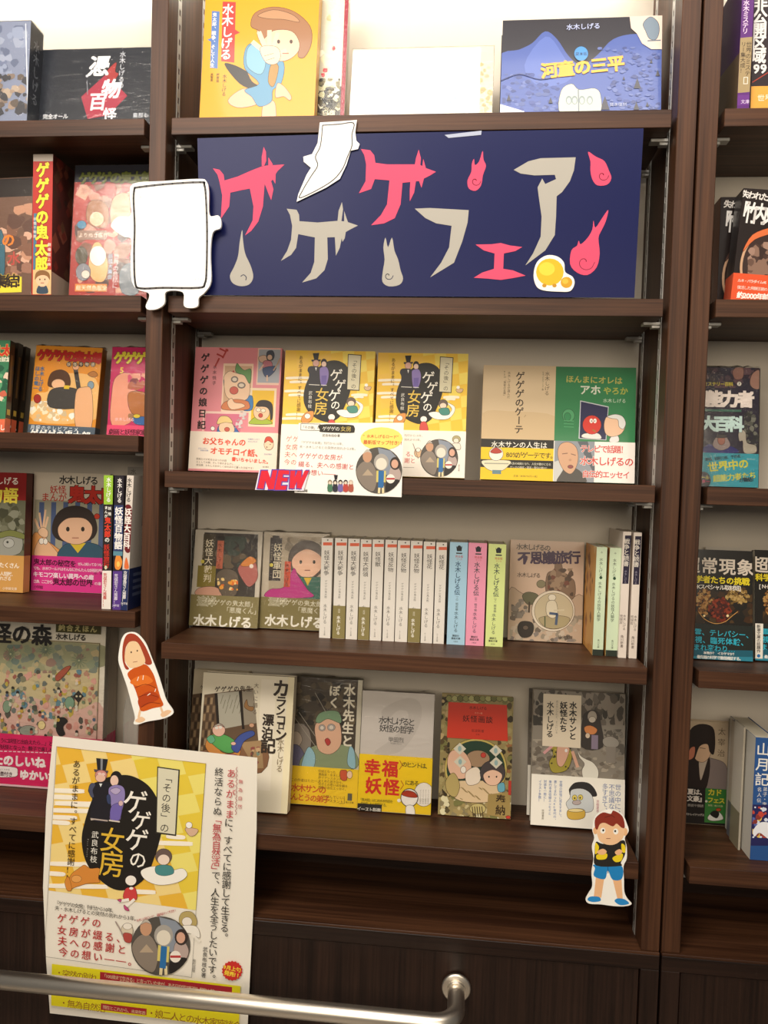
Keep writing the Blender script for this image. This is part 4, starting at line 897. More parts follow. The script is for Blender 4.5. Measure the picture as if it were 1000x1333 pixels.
# ================================================================ CENTRE BAY, fifth shelf
V2 = (220, 860, 3.571); V3 = (440, 860, 3.846); V44 = (660, 860, 3.921)
def library(a, dx, tint=1):
    a.poly([(165+dx, 158), (392+dx, 128), (428+dx, 500), (140+dx, 470)], '6a5440')
    for r in range(7):
        for c_ in range(4): a.poly([(166+dx-r*3+c_*14, 172+r*38), (177+dx-r*3+c_*14, 171+r*38), (174+dx-r*3+c_*14, 202+r*38), (163+dx-r*3+c_*14, 203+r*38)], ['8c7458', '4a3a2c', 'a48a68', '5c4a38'][(r+c_) % 4])
    a.poly([(212+dx, 152), (226+dx, 151), (236+dx, 320), (224+dx, 320)], '2e2620'); a.poly([(226+dx, 152), (325+dx, 142), (340+dx, 300), (236+dx, 320)], 'b8b4a4')
    for j in range(9): a.line([(240+dx+j*11, 200+j % 3*22), (252+dx+j*11, 160+j % 3*22)], 3, '84806e')
    a.poly([(325+dx, 142), (338+dx, 140), (352+dx, 318), (340+dx, 318)], '2e2620'); a.poly([(340+dx, 140), (394+dx, 134), (408+dx, 290), (350+dx, 300)], '9c9280')
    a.blob([(350+dx, 215), (362+dx, 180), (370+dx, 210), (395+dx, 215), (385+dx, 235)], '9a7248')
b = face_book('book', 'cream library-picture book half hidden behind its twin, left end of the fifth shelf', V2, (128, 48), (370, 44), (340, 660), (66, 640), '5', 'cdbfa4', yb=.12, lean=9, th=.016)
a = b.art; library(a, -66); a.text('ゲゲゲの先生', 145, 122, 20, '4a3a2c', .01); done(b)
b = face_book('book', 'cream book with a reclining reader in green, left end of the fifth shelf', V2, (172, 60), (586, 74), (548, 706), (108, 688), '5', 'ece3cb', lean=8, th=.02)
a = b.art
a.rect(400, 90, 500, 600, 'f3ead6'); a.rect(518, 70, 590, 720, 'efe4c0')
library(a, 0)
a.blob([(150, 420), (430, 380), (430, 520), (135, 520)], '8a6448'); a.poly([(330, 380), (430, 370), (440, 500), (400, 500)], 'a88a64'); a.scatter(380, 400, 425, 500, ['6a5444', 'c8a880', '904c48', '7a9080'], 22, 10, 3)
a.blob([(190, 350), (220, 345), (240, 420), (300, 430), (330, 400), (320, 450), (220, 450), (170, 400)], 'd8924c'); a.blob([(220, 440), (310, 436), (315, 465), (240, 470)], 'c06890')
a.blob([(185, 365), (210, 342), (262, 345), (310, 375), (320, 410), (280, 430), (230, 410)], '5ca85c'); a.blob([(176, 362), (200, 345), (215, 370), (195, 385)], '6cb48c')
a.blob([(292, 395), (330, 345), (385, 325), (398, 345), (350, 375), (325, 425), (300, 420)], '44569c'); a.ball(232, 322, 30, 30, 'eabca8'); a.blob([(205, 310), (232, 292), (258, 310), (235, 300)], 'c0b8ac'); a.ell(222, 312, 8, 7, 'e8e4dc'); a.ell(240, 310, 8, 7, 'e8e4dc'); a.ball(385, 300, 12, 10, 'd8a888'); a.ball(300, 385, 12, 8, 'eabca8')
a.text('ゲゲゲの先生', 212, 132, 27, '4a3c30', .02, sp=1.1, rot=-4); a.text('大いに語る', 408, 100, 24, '6a5c4c', 0, vert=True, sp=1.25)
for ch, x, y, s_ in (('カ', 522, 128, 84), ('ラ', 522, 190, 56), ('ン', 518, 232, 48), ('コ', 522, 275, 50), ('ロ', 522, 305, 34), ('ン', 520, 345, 60)): a.text(ch, x, y, s_, '3a3028', .03, anchor='c')
for ch, x, y, s_ in (('漂', 462, 275, 56), ('泊', 458, 335, 56), ('記', 462, 395, 74)): a.text(ch, x, y, s_, '3a3028', .03, anchor='c')
a.text('水木しげる', 522, 362, 33, '8a7a5c', 0, vert=True, sp=.92); done(b)
b = face_book('book', 'book with a shouting man in a green cap and a yellow lower band, fifth shelf', V2, (560, 76), (898, 88), (878, 682), (530, 668), '5', 'cfc8b4', lean=8, th=.016, wrap=True)
a = b.art
a.rect(560, 88, 880, 500, '4a4034'); a.scatter(580, 100, 870, 300, ['3c3228', '5a4e3c', '2e2820', '6a5c46'], 60, 26, 9)
a.blob([(545, 330), (600, 290), (650, 320), (660, 400), (620, 490), (545, 490)], '8c8278'); a.blob([(560, 340), (600, 330), (620, 370), (590, 410), (560, 400)], 'b8a898'); a.blob([(560, 400), (610, 400), (640, 490), (545, 490)], '6c6884')
a.blob([(640, 420), (700, 390), (800, 390), (850, 400), (870, 500), (620, 500)], '8f9c78'); a.blob([(622, 460), (650, 400), (680, 440), (670, 500), (620, 500)], '9ac0cc'); a.blob([(840, 400), (862, 420), (866, 500), (830, 480)], '9ac0cc')
a.blob([(680, 300), (720, 270), (785, 280), (802, 340), (795, 400), (750, 435), (700, 420), (684, 370)], 'dcb498'); a.blob([(682, 280), (700, 245), (745, 232), (790, 240), (800, 290), (740, 270), (700, 290)], '7c9a78')
a.ball(712, 312, 15, 15, 'b8b4b0'); a.ball(755, 310, 18, 16, 'b8b4b0'); a.ball(712, 312, 10, 10, 'd8d0c4'); a.ball(755, 310, 12, 11, 'd8d0c4'); a.blob([(725, 370), (740, 360), (752, 380), (738, 395)], 'b8403c')
for q in (((560, 230), (690, 410)), ((605, 240), (680, 350)), ((680, 150), (730, 240)), ((780, 130), (800, 110))): a.line(q, 2.5, 'a8a090')
a.text('水木先生と', 842, 108, 56, 'e8e0cc', .03, vert=True, sp=1.03); a.text('ぼく', 772, 112, 52, 'e8e0cc', .03, vert=True, sp=1.05)
a = band(b, 488, 'f2cf2c', 600)
a.text('水木サンの', 570, 588, 38, 'cf5a2c', .02, rot=1, sp=.86); a.text('ほんとうの弟子', 540, 628, 35, 'cf5a2c', .02, rot=1, sp=.86); a.text('と呼んでいい', 712, 630, 17, '8a5a24', 0, rot=1); a.text('アシスタント', 712, 648, 17, '8a5a24', 0, rot=1); a.text('この作者はただ一人', 566, 552, 16, '8a5a24', 0)
for j, t in enumerate(('伝説となった', '漫画家・水木しげるの', '許でアシスタントを', 'つとめた若き日々。', '天才との思い出を綴る', '感動の自伝エッセイ。')): a.text(t, 694, 512+j*15, 14, '8a6a24', 0, rot=1)
a.blob([(796, 515), (812, 508), (828, 515), (826, 555), (800, 552)], 'd0603c'); a.ball(840, 530, 13, 18, 'f0d0b0'); a.rect(830, 618, 852, 650, '6a6450'); a.text('角川文庫', 820, 658, 10, '6a5a24', 0); a.line([(815, 630), (816, 664), (790, 664)], 2, '8a6a24')
done(b)
b = face_book('paperback', 'pale grey paperback with a bright yellow lower half and a white ball drawing, fifth shelf', V3, (128, 150), (482, 168), (466, 772), (94, 752), '5', 'd2cbc4', lean=8, th=.012, wrap=True, mt=M_GLOSS)
a = b.art
a.ink = 0; a.blob([(220, 250), (300, 200), (380, 190), (420, 240), (400, 340), (330, 440), (260, 470), (180, 460), (260, 400), (340, 320), (350, 260), (300, 250), (240, 300)], 'c8c1ba')
a.text('水木しげると', 208, 296, 40, '3a3836', .012, sp=.74, rot=1); a.text('妖怪の哲学', 210, 336, 40, '3a3836', .012, sp=.85, rot=1); a.text('甲田烈', 252, 394, 27, '4a4846', .004, sp=.98); a.text('KOUDA Retsu', 264, 413, 9, '6a6866', 0)
a = band(b, 474, 'f5d420', 250)
a.text('〈', 108, 527, 50, 'b85a20', 0); a.text('幸福', 128, 530, 84, 'd93a2c', .03, sp=1.08, rot=1); a.text('〉', 304, 522, 50, 'b85a20', 0); a.text('〈', 110, 616, 50, 'b85a20', 0); a.text('妖怪', 134, 622, 84, 'd93a2c', .03, sp=1.08, rot=1); a.text('〉', 310, 622, 50, 'b85a20', 0)
a.text('のヒントは、', 322, 518, 29, '4a4020', .01, sp=.82, rot=1); a.text('にある。', 338, 610, 27, '4a4020', .01, sp=.84)
a.text('『鬼太郎』はじめ水木作品を', 106, 694, 17, '6a5a20', 0, sp=.78); a.text('《妖怪》から解明する。', 106, 714, 17, '6a5a20', 0, sp=.8)
a.rect(90, 722, 220, 762, '2c2a24'); a.text('イースト新書', 96, 740, 24, 'f0ece0', .012, sp=.84, rot=1)
a.ball(430, 670, 50, 60, 'f6f0e6'); a.ball(358, 686, 44, 46, '5a4c40', 0, 24); a.ball(358, 686, 42, 44, 'f8f4ee', 0, 24); a.blob([(318, 668), (344, 650), (384, 660), (396, 684), (350, 682)], 'b84428'); a.blob([(342, 728), (378, 728), (384, 775), (344, 775)], 'f8f4ee'); a.ell(306, 700, 9, 9, 'f8f4ee')
for j in range(4): a.text('そうじゃよ妖怪は', 454-j*13, 645, 9, '8a8274', 0, vert=True)
done(b)
b = face_book('paperback', 'paperback with a red title panel over a busy leafy circle picture, fifth shelf', V3, (520, 168), (876, 184), (868, 796), (502, 770), '5', '9c8c5c', lean=8, th=.012, mt=M_GLOSS)
a = b.art
a.scatter(522, 170, 876, 250, ['6f6a3c', 'a4a070', '4a4428', '8a8450', 'c4bc88'], 60, 20, 21, .6); a.scatter(505, 180, 560, 770, ['5c4c30', '7c7a48', 'a89a68', '3c3424', 'c0a878'], 70, 18, 22); a.scatter(800, 180, 876, 790, ['5c4c30', '7c7a48', 'a89a68', '3c3424', '9a6a44'], 80, 18, 23); a.scatter(510, 650, 870, 790, ['c8b888', '7c7a48', '8c8060', 'e0d8b0', '5c5034', 'a89460'], 110, 18, 24)
for j in range(12): a.blob([(540+j*28, 190), (556+j*28, 172), (574+j*28, 190), (558+j*28, 206)], ['8a8a54', 'aaa870', '6a6a3c'][j % 3], 2)
a.ball(690, 540, 156, 150, 'c8b464', 0, 36); a.ball(690, 540, 146, 140, '2c4434', 0, 36); a.blob([(560, 610), (700, 600), (830, 610), (800, 690), (700, 710), (590, 690)], 'dfc49c')
for j in range(30): a.line([(600+(j*37) % 190, 630+(j*23) % 60), (612+(j*37) % 190, 636+(j*23) % 60)], 4, '9c8458')
a.ball(700, 490, 60, 42, 'a88a6c'); a.blob([(548, 500), (570, 450), (630, 455), (668, 520), (650, 580), (600, 590), (560, 560)], 'e8bca0'); a.blob([(640, 560), (690, 530), (715, 560), (705, 610), (650, 620)], 'efe0cc'); a.ball(628, 545, 14, 18, 'f4ece0')
a.ball(775, 560, 64, 62, '4c4444'); a.blob([(728, 570), (775, 545), (822, 570), (800, 618), (750, 618)], 'eec4a8'); a.ell(756, 580, 4, 5, '2c2420'); a.ell(794, 580, 4, 5, '2c2420')
for x, y in ((610, 440), (612, 505), (790, 450), (792, 510)): a.poly([(x-32, y), (x, y-30), (x+32, y), (x, y+30)], 'dcd8c4'); a.ell(x, y, 9, 14, '9ab8b8')
a.ball(728, 472, 13, 13, 'c8483c'); a.blob([(540, 600), (580, 560), (610, 620), (590, 680), (550, 660)], 'b8a468'); a.blob([(800, 620), (830, 610), (835, 650), (805, 655)], '6cacc0')
a.poly([(752, 668), (858, 656), (866, 790), (745, 770)], 'a48c54'); a.text('奉納', 816, 668, 52, '3c2c1c', .02, vert=True, sp=1.0); a.ball(700, 740, 40, 26, 'c8b878'); 
for j in range(5): a.line([(672+j*12, 730), (678+j*12, 778)], 5, '5c4c30')
a.poly([(554, 206), (846, 222), (850, 402), (546, 384)], 'd4402c'); a.text('水木しげる', 702, 236, 18, '5c1c14', .01, anchor='c'); a.text('妖怪画談', 700, 292, 36, '4c1812', .01, anchor='c', sp=1.08); a.text('岩波新書', 700, 350, 16, '6c201a', 0, anchor='c'); a.text('238', 700, 368, 11, '6c201a', 0, anchor='c'); a.text('カラー版', 704, 262, 10, 'f0b090', 0, anchor='c')
a.rect(852, 600, 868, 670, 'b83c30'); a.ball(852, 782, 12, 8, 'c83c30')
done(b)
b = face_book('book', 'grey-brown book mostly hidden behind its twin at the right of the fifth shelf', V44, (116, 146), (570, 166), (560, 830), (102, 806), '5', '6a6258', yb=.125, lean=9, th=.01)
a = b.art; a.scatter(116, 150, 200, 500, ['4a443c', '7c7468', '5c544a'], 30, 18, 3); a = band(b, 532, 'efe9dc', 110); done(b)
b = face_book('book', 'book with a grey graveyard picture and white lower band, behind the boy cut-out', V44, (134, 148), (600, 170), (602, 874), (124, 836), '5', '8c8478', lean=8, th=.02)
a = b.art
a.scatter(120, 150, 600, 330, ['4e4840', '6c645a', '3e3a34', '8c8276', '5a5248'], 120, 24, 31, 1.4); a.scatter(120, 400, 600, 600, ['847a6c', '9c9284', '6e655a', 'a89e8e'], 150, 20, 32, .7); a.scatter(470, 350, 600, 480, ['7c766c', '8c8478', '5e5850'], 40, 18, 33)
a.blob([(385, 300), (400, 265), (440, 250), (470, 270), (478, 310), (490, 440), (380, 440)], '3c3632'); a.ball(435, 285, 24, 30, 'b0a698'); a.ball(435, 300, 18, 16, 'd0c6b6'); a.blob([(395, 340), (425, 330), (460, 350), (445, 375), (405, 370)], 'd88a50'); a.ball(412, 382, 12, 14, 'ddc6ac'); a.rect(430, 380, 465, 450, '8a7c90')
a.blob([(490, 400), (530, 385), (570, 410), (560, 440), (500, 435)], '9a948a'); a.rect(505, 440, 555, 520, '8a8278')
a.blob([(225, 440), (250, 425), (300, 420), (330, 470), (325, 520), (300, 560), (235, 570), (215, 520), (235, 480)], 'a4963c'); a.scatter(222, 450, 320, 560, ['3c3a24', 'c8b84c'], 20, 7, 6); a.blob([(258, 430), (290, 415), (320, 440), (305, 500), (280, 540), (255, 520)], 'd8a890'); a.blob([(250, 425), (275, 418), (322, 432), (325, 450), (290, 430)], '2e2824'); a.ell(302, 458, 7, 9, 'e8e4e0'); a.line([(190, 470), (230, 435)], 14, 'd8a0a0'); a.line([(335, 465), (360, 540)], 16, 'd8a890'); a.ball(260, 600, 40, 14, 'd8a890')
a.blob([(360, 445), (372, 480), (400, 500), (440, 520), (466, 560), (460, 605), (425, 625), (392, 605), (382, 560), (395, 525), (368, 490)], 'e4e0d2')
a.rect(180, 178, 380, 434, 'e6d8c0'); a.text('水木サンと', 338, 208, 39, '2e2a28', .03, vert=True); a.text('妖怪たち', 290, 208, 39, '2e2a28', .03, vert=True); a.text('水木しげる', 222, 206, 37, '2e2a28', .02, vert=True); a.text('見えないけれど、そこにいる', 256, 202, 13, '8a8070', 0, vert=True); a.text('✓', 385, 218, 18, '2e2a28', .01)
a = band(b, 588, 'f6f1e4', 300)
a.blob([(320, 650), (350, 622), (410, 622), (445, 650), (460, 690), (420, 690), (390, 655), (330, 690), (318, 670)], '2e2c2c'); a.blob([(330, 660), (390, 655), (435, 690), (440, 760), (400, 775), (330, 770), (302, 730), (322, 700)], 'ccd0d0'); a.ball(346, 700, 13, 15, 'd8c460'); a.ball(376, 698, 12, 14, 'd8c460'); a.ell(346, 702, 4, 5, '2c2c2c', 0, 8); a.ell(374, 700, 4, 5, '2c2c2c', 0, 8); a.ball(356, 724, 22, 12, 'b8a8a4')
a.blob([(310, 765), (350, 755), (395, 762), (395, 800), (350, 812), (312, 802)], 'd8b04c'); a.ball(352, 764, 40, 9, 'ecd898')
a.text('世の中には', 568, 630, 33, '7484b0', 0, vert=True, sp=.98); a.text('不思議な', 536, 630, 33, '7484b0', 0, vert=True, sp=.98); a.text('多すぎて、', 502, 628, 33, '7484b0', 0, vert=True, sp=.9); a.text('京極夏彦', 464, 710, 16, 'c08090', 0, vert=True)
for t, x, y in (('世間の妖怪に耳をすまし、', 276, 612), ('旅してまわった40年代の、', 248, 610), ('単行本未収録エッセイと', 222, 610), ('対談を一冊に！', 196, 608), ('イラスト多数！', 170, 608)): a.text(t, x, y, 16, '6c84b8', .004, vert=True, sp=1.0)
a.text('筑摩書房', 184, 758, 13, '8a8274', 0, vert=True)
done(b)

# ================================================================ LEFT BAY
VL1, VL2, VL3, VL5 = (0, 0, 3.331), (0, 400, 3.846), (0, 590, 3.846), (0, 790, 4.167)
b = face_book('comic_book', 'thick slate-blue comic in shrink wrap, cut off by the left edge on the top shelf', VL1, (-260, 88), (124, 104), (126, 518), (-250, 518), '1', '8a93ab', yb=.02, lean=3, th=.034, wrap=True, mt=M_GLOSS)
a = b.art; a.scatter(-60, 110, 120, 330, ['7a84a0', '9aa4bc', '6c7690', 'a4acc0'], 40, 26, 3); a.scatter(-60, 320, 120, 510, ['8c7c70', 'a89484', '6c6058', '4a4a50', 'b8a898'], 50, 22, 4); a.line([(112, 104), (122, 516)], 4, 'eef0f4')
s_, f2 = side_art(b, 'R'); s_.fill('3a3f4c'); s_.part('side_print', b.root).matrix_basis = b.fr.matrix().inverted() @ f2.matrix()
s_ = Art(f2, b.view, off=.0003); w_, h_ = f2.w, f2.h
for j, ch in enumerate('水木しげる'):
    V, F = glyph(ch, .01)
    pts = [(w_*.5+(gx-.5)*.016, h_*.82-j*.02+(gy-.38)*.018) for gx, gy in V]; s_.z += STEP
    for f in F: s_.tri([pts[i] for i in f], (*lin('a8acb8'), 1))
s_.flush('side_lettering', b.root).matrix_basis = b.fr.matrix().inverted() @ f2.matrix(); done(b)
b = face_book('comic_book', 'black landscape comic with white brush characters over a red diamond, top shelf left bay', VL1, (182, 222), (700, 200), (700, 516), (166, 517), '1', '262a33', yb=.05, lean=6, th=.025, wrap=True, mt=M_GLOSS)
a = b.art
a.poly([(352, 420), (462, 320), (552, 415), (470, 500), (380, 516)], 'a8344a'); a.blob([(470, 300), (505, 270), (500, 310), (515, 320), (490, 350), (460, 330)], 'a83c3c')
a.text('憑', 432, 285, 92, 'e8e8ea', .03, anchor='c', sh=.12); a.text('物', 484, 385, 86, 'e8e8ea', .03, anchor='c', sh=.12); a.text('百', 425, 440, 80, 'e8e8ea', .025, anchor='c', sh=.1); a.text('怪', 476, 496, 60, 'e8e8ea', .025, anchor='c')
a.text('水木しげるの', 534, 222, 27, 'c8ccd4', .01, vert=True, sp=1.0); a.text('完全オール', 186, 506, 23, 'e4e6ea', .02, sp=.95); a.text('集部も', 576, 500, 23, 'c8ccd4', .01); a.line([(378, 350), (380, 410)], 3, '8a8e98'); a.ell(378, 330, 6, 6, 'c8ccd4')
done(b)
b = face_book('comic_book', 'brown shrink-wrapped comic with a yellow corner label, second shelf, cut by the left edge', VL1, (-300, 780), (138, 775), (142, 1276), (-290, 1276), '2', '7a5c4c', yb=.05, lean=4, th=.03, wrap=True, mt=M_GLOSS)
a = b.art; a.rect(-300, 770, 140, 870, '2e2420'); a.scatter(0, 880, 140, 1200, ['c8987c', 'a87c68', '8c6450', 'dcb49c', '6a4c40'], 40, 34, 5); a.blob([(0, 1000), (20, 1050), (20, 1180), (0, 1190)], '4a7484'); a.text('の', 36, 1040, 60, 'e88c3c', .03, anchor='c'); a.text('水', 60, 1120, 60, 'c85a50', .02, anchor='c')
a.rect(-300, 1200, 95, 1280, 'f0e04a'); a.text('大集結!', -75, 1222, 60, '3a2c24', .03, sp=.85, out='f0d040', ow=.02); done(b)
b = spine_book('comic_book', 'thick comic with a red and yellow lettered spine standing before the divider on the left', VL1, (140, 668), (226, 670), (228, 1274), (142, 1276), '2', 'b8352c', yb=.035, depth=.11)
a = b.art; a.rect(138, 664, 230, 700, 'b8aca0'); a.rect(142, 925, 160, 1276, '4a7a94'); 
a.text('ゲゲゲの鬼太郎', 186, 702, 66, 'f4dc3c', .04, vert=True, sp=1.0, sx=.9, out='6a1c14', ow=.03); a.text('妖怪千物語', 152, 940, 14, 'e8e0d0', .01, vert=True, sp=1.3); a.text('劇場版上映', 214, 1050, 16, 'e8e0d0', .01, vert=True, sp=1.3)
a.rect(142, 1170, 230, 1276, 'd8b884'); boy(a, 184, 1210, 34, '8a6038', '3a4a5a', None, 'efc09a')
s_, f2 = side_art(b, 'R'); s_.fill('4c2420'); R = random.Random(8)
for j in range(30):
    x, y = R.uniform(0, f2.w), R.uniform(f2.h*.2, f2.h); q = R.uniform(.005, .014); s_._poly([(x-q, y), (x, y-q), (x+q, y), (x, y+q*1.3)], R.choice(['6c2c24', '7c4434', '3a2420', '5c3c2c']))
s_._poly([(0, 0), (f2.w, 0), (f2.w, f2.h*.16), (0, f2.h*.2)], 'a89484'); flush_side(b, s_, f2); done(b)
b = face_book('comic_book', 'red comic crowded with figures, its right side hidden by the white square cut-out', VL1, (318, 716), (690, 716), (690, 1276), (308, 1278), '2', 'b04038', yb=.06, lean=4, th=.03, wrap=True, mt=M_GLOSS)
a = b.art; a.rect(316, 712, 700, 790, '33343c'); a.text('ゲゲゲの鬼太郎', 345, 772, 54, '6c7434', .04, sp=.84, out='24281c', ow=.04)
a.scatter(325, 800, 680, 1270, ['8c5c48', 'c8907c', 'b84a40', 'a87860', '5c4440', 'd8a890'], 90, 34, 6)
a.blob([(375, 950), (385, 880), (430, 868), (470, 900), (465, 980), (410, 985)], 'a4704c'); a.ball(420, 950, 32, 32, 'f0c0a0'); a.blob([(480, 910), (500, 850), (560, 850), (560, 1010), (490, 980)], 'c8a888'); a.rect(335, 1000, 465, 1040, '9c7c6c'); a.text('よりぬき傑作', 340, 1020, 22, 'f0dccc', .01); a.ball(355, 975, 20, 18, '4a86a8')
a.blob([(385, 1140), (405, 1060), (440, 1060), (470, 1150), (450, 1220), (400, 1210)], 'e8b478'); a.ball(425, 1110, 36, 44, 'fbf0dc'); a.ball(354, 1110, 26, 40, '544a34'); a.ball(362, 1180, 32, 38, '8c8c94'); a.ball(372, 1190, 18, 18, 'e8d8cc'); a.blob([(520, 1180), (560, 1140), (600, 1160), (600, 1270), (530, 1270)], '7c848c')
a.rect(325, 1232, 465, 1264, 'e89048'); a.text('総天然色版全', 330, 1248, 23, 'f8ecd0', .01); a.text('世界の危機に', 506, 1100, 26, 'e8d8d8', .01, vert=True, sp=.96); a.text('妖怪大集合', 482, 1100, 22, 'b8c8e0', .01, vert=True); done(b)
G2 = 'slim comics leaning together at the left edge'
for k, (tr, br, y_, lb) in enumerate((((62, 168), (12, 629), .045, 'front one of three slim comics leaning together at the left edge, green front'), ((100, 176), (46, 629), .075, 'middle one of three slim comics leaning together at the left edge'), ((139, 194), (82, 629), .105, 'rear one of three slim comics leaning together at the left edge'))):
    b = face_book('comic_book', lb, VL2, (tr[0]-300, tr[1]-8), tr, br, (br[0]-300, br[1]-4), 'l3', '3f7c58' if k == 0 else '33281e', yb=y_, lean=5, th=.013, group=G2, mt=M_GLOSS)
    a = b.art
    if k == 0: a.text('鬼太郎', -50, 214, 60, 'd8402c', .04, sp=.95, out='f0d878', ow=.02); a.text('地獄編', -20, 260, 26, 'f0e8d0', .02); a.scatter(-80, 290, 50, 560, ['e8c8b0', '5c9c70', 'c86850', '2c5c44'], 34, 24, 4)
    a.poly([(-320, 560), (70, 560), (60, 650), (-320, 650)], 'e07050'); a.text('水木しげる', -60, 600, 30, 'f8e8e0', .02)
    s_, f2 = side_art(b, 'R'); s_.fill('2e261c'); s_._poly([(0, 0), (f2.w, 0), (f2.w, f2.h*.16), (0, f2.h*.16)], 'df6a48'); s_._poly([(f2.w*.2, f2.h*.2), (f2.w*.8, f2.h*.2), (f2.w*.8, f2.h*.26), (f2.w*.2, f2.h*.26)], 'c8a848'); s_._poly([(f2.w*.3, f2.h*.4), (f2.w*.7, f2.h*.4), (f2.w*.7, f2.h*.85), (f2.w*.3, f2.h*.85)], '6a5030')
    flush_side(b, s_, f2); done(b)
b = face_book('comic_book', 'orange comic with red title and a grey glare patch in its plastic, left bay', VL2, (185, 190), (518, 205), (470, 640), (137, 632), 'l3', 'e39a34', yb=.09, lean=6, th=.016, wrap=True, mt=M_GLOSS)
a = b.art; a.ink = 0; a.blob([(175, 440), (240, 420), (250, 350), (330, 330), (480, 360), (480, 560), (170, 570)], 'efc27c'); a.scatter(150, 470, 460, 570, ['f8ecd0', 'e8c894', 'f4f4ee', 'd8c4a0'], 40, 24, 3)
a.ink = .5; a.blob([(240, 370), (260, 325), (310, 312), (348, 340), (345, 400), (250, 400)], '5c3c24'); a.ball(292, 385, 34, 26, 'f0c49c'); a.blob([(250, 420), (320, 400), (400, 420), (400, 500), (250, 500)], '4c4844'); a.rect(320, 392, 348, 408, 'e8c838'); a.line([(395, 410), (382, 330), (378, 300)], 22, '4a4440'); a.ball(380, 300, 16, 14, 'e8b48c'); a.blob([(440, 335), (470, 320), (490, 340), (465, 350)], 'b87c3c'); a.ball(455, 390, 16, 20, '8ca4b4')
a.blob([(380, 430), (420, 400), (460, 420), (458, 600), (380, 600)], 'e8b88c')
a.text('ゲゲゲの鬼太郎', 192, 236, 58, 'c0302a', .05, sp=.8, rot=1, out='5a1c14', ow=.02); 
for j, ch in enumerate('妖怪千物語'): a.ell(346+j*30, 286, 13, 13, '4a3424'); a.text(ch, 346+j*30, 286, 19, 'f0e0c0', .01, anchor='c')
a.text('水木しげる', 214, 295, 25, '4a78a0', .02, vert=True); a.text('ほしの竜一', 190, 295, 24, '4a78a0', .02, vert=True); a.ball(188, 458, 18, 22, 'a8342c'); 
a = band(b, 585, '5c6a78', 150); a.text('月曜のテレビアニメ', 150, 600, 24, 'e8f0f8', .01, sp=1.15); a.text('ゲゲゲの鬼太郎', 148, 630, 46, 'f8f8f4', .03, sp=.96); done(b)
b = face_book('comic_book', 'magenta comic with the number five, partly behind the divider on the left bay', VL2, (567, 195), (832, 207), (800, 650), (532, 640), 'l3', 'c92f68', yb=.09, lean=6, th=.016, wrap=True, mt=M_GLOSS)
a = b.art; a.blob([(560, 430), (580, 350), (640, 330), (680, 400), (670, 560), (560, 590)], 'e8a488'); a.scatter(640, 330, 800, 560, ['b86c50', 'a8805c', 'e8a890', 'd85c7c', '8c4c50'], 40, 28, 3); a.blob([(670, 545), (760, 530), (760, 585), (680, 585)], '3c6ca8'); a.blob([(640, 440), (680, 420), (740, 440), (740, 540), (660, 530)], 'b8743c'); a.ball(685, 545, 18, 10, 'e0c83c')
a.text('ゲゲゲの鬼太郎', 575, 252, 62, 'e8d848', .05, sp=.84, rot=0, out='5a1434', ow=.03); a.text('5', 612, 314, 40, 'f0d860', .02, anchor='c'); a.text('水木しげる', 575, 560, 20, 'f8d8dc', .01)
a = band(b, 590, 'e6527c', 600); a.text('劇画と妖怪家家', 545, 622, 30, '6c1c34', .02, sp=.9); done(b)

# fourth row of the left bay
b = face_book('book', 'grey book peeping out above the white-spined books beside the divider', VL3, (640, 68), (800, 72), (790, 690), (625, 690), 'l4', '9a948c', yb=.14, lean=1, th=.012)
b.art.text('水', 668, 92, 30, '5a5450', 0, anchor='c'); done(b)
b = face_book('book', 'dark red book with a yellow title and tan band, cut by the left edge', VL3, (-220, 92), (140, 98), (108, 694), (-250, 690), 'l4', '8e1f1e', lean=2, th=.018)
a = b.art; a.rect(-260, 238, 150, 530, '6a6a54'); a.scatter(-30, 245, 138, 515, ['55543e', '7c7c66', '8c8c78', '484836'], 60, 26, 5); a.blob([(0, 420), (50, 390), (110, 420), (100, 500), (0, 510)], '9a9a90'); a.ball(44, 450, 28, 24, 'b0b0a8'); a.ell(38, 445, 6, 6, '3a3a34'); a.blob([(-30, 410), (50, 385), (120, 405), (122, 430), (50, 415), (0, 425)], '7c8048')
a.text('水木しげる', -98, 134, 39, 'f0e8dc', .02, sp=1.02); a.text('百物語', -140, 205, 78, 'f0dc50', .03, sp=1.02)
s_, f2 = side_art(b, 'R'); s_.fill('5c2018'); flush_side(b, s_, f2)
a = band(b, 512, 'cf9a54', 60); a.text('妖怪がたくさん', -80, 556, 28, 'f6ead8', .02, sp=.92); a.text('出没、人間獣、', -58, 600, 22, 'f6ead8', .01, sp=.9); a.text('知られざる', -40, 624, 22, 'f6ead8', .01, sp=.9); a.text('小学館文庫', 12, 676, 15, 'f6ead8', 0, sp=1.0); done(b)
for k in range(2):
    b = face_book('book', ('nearer' if k == 0 else 'farther')+' of two brown-spined books behind the dark red one at the left edge', VL3, (-150, 112-14*k), (152+12*k, 112-14*k), (122+12*k, 690-3*k), (-180, 690-3*k), 'l4', '6b3120', yb=.137+.011*k, lean=1, th=.009)
    s_, f2 = side_art(b, 'R'); s_.fill('5a2a1c'); s_._poly([(f2.w*.25, f2.h*.3), (f2.w*.75, f2.h*.3), (f2.w*.75, f2.h*.8), (f2.w*.25, f2.h*.8)], 'a87434'); flush_side(b, s_, f2); done(b)
b = face_book('book', 'cream comic guide with a dark-haired child and hot pink band, left bay', VL3, (168, 96), (560, 104), (525, 702), (160, 690), 'l4', 'ddd2bf', lean=6, th=.018)
a = b.art
a.rect(168, 245, 560, 530, 'a9a48e')
for j in range(7): a.rect(190+j*60, 245, 222+j*60, 530, '54648c')
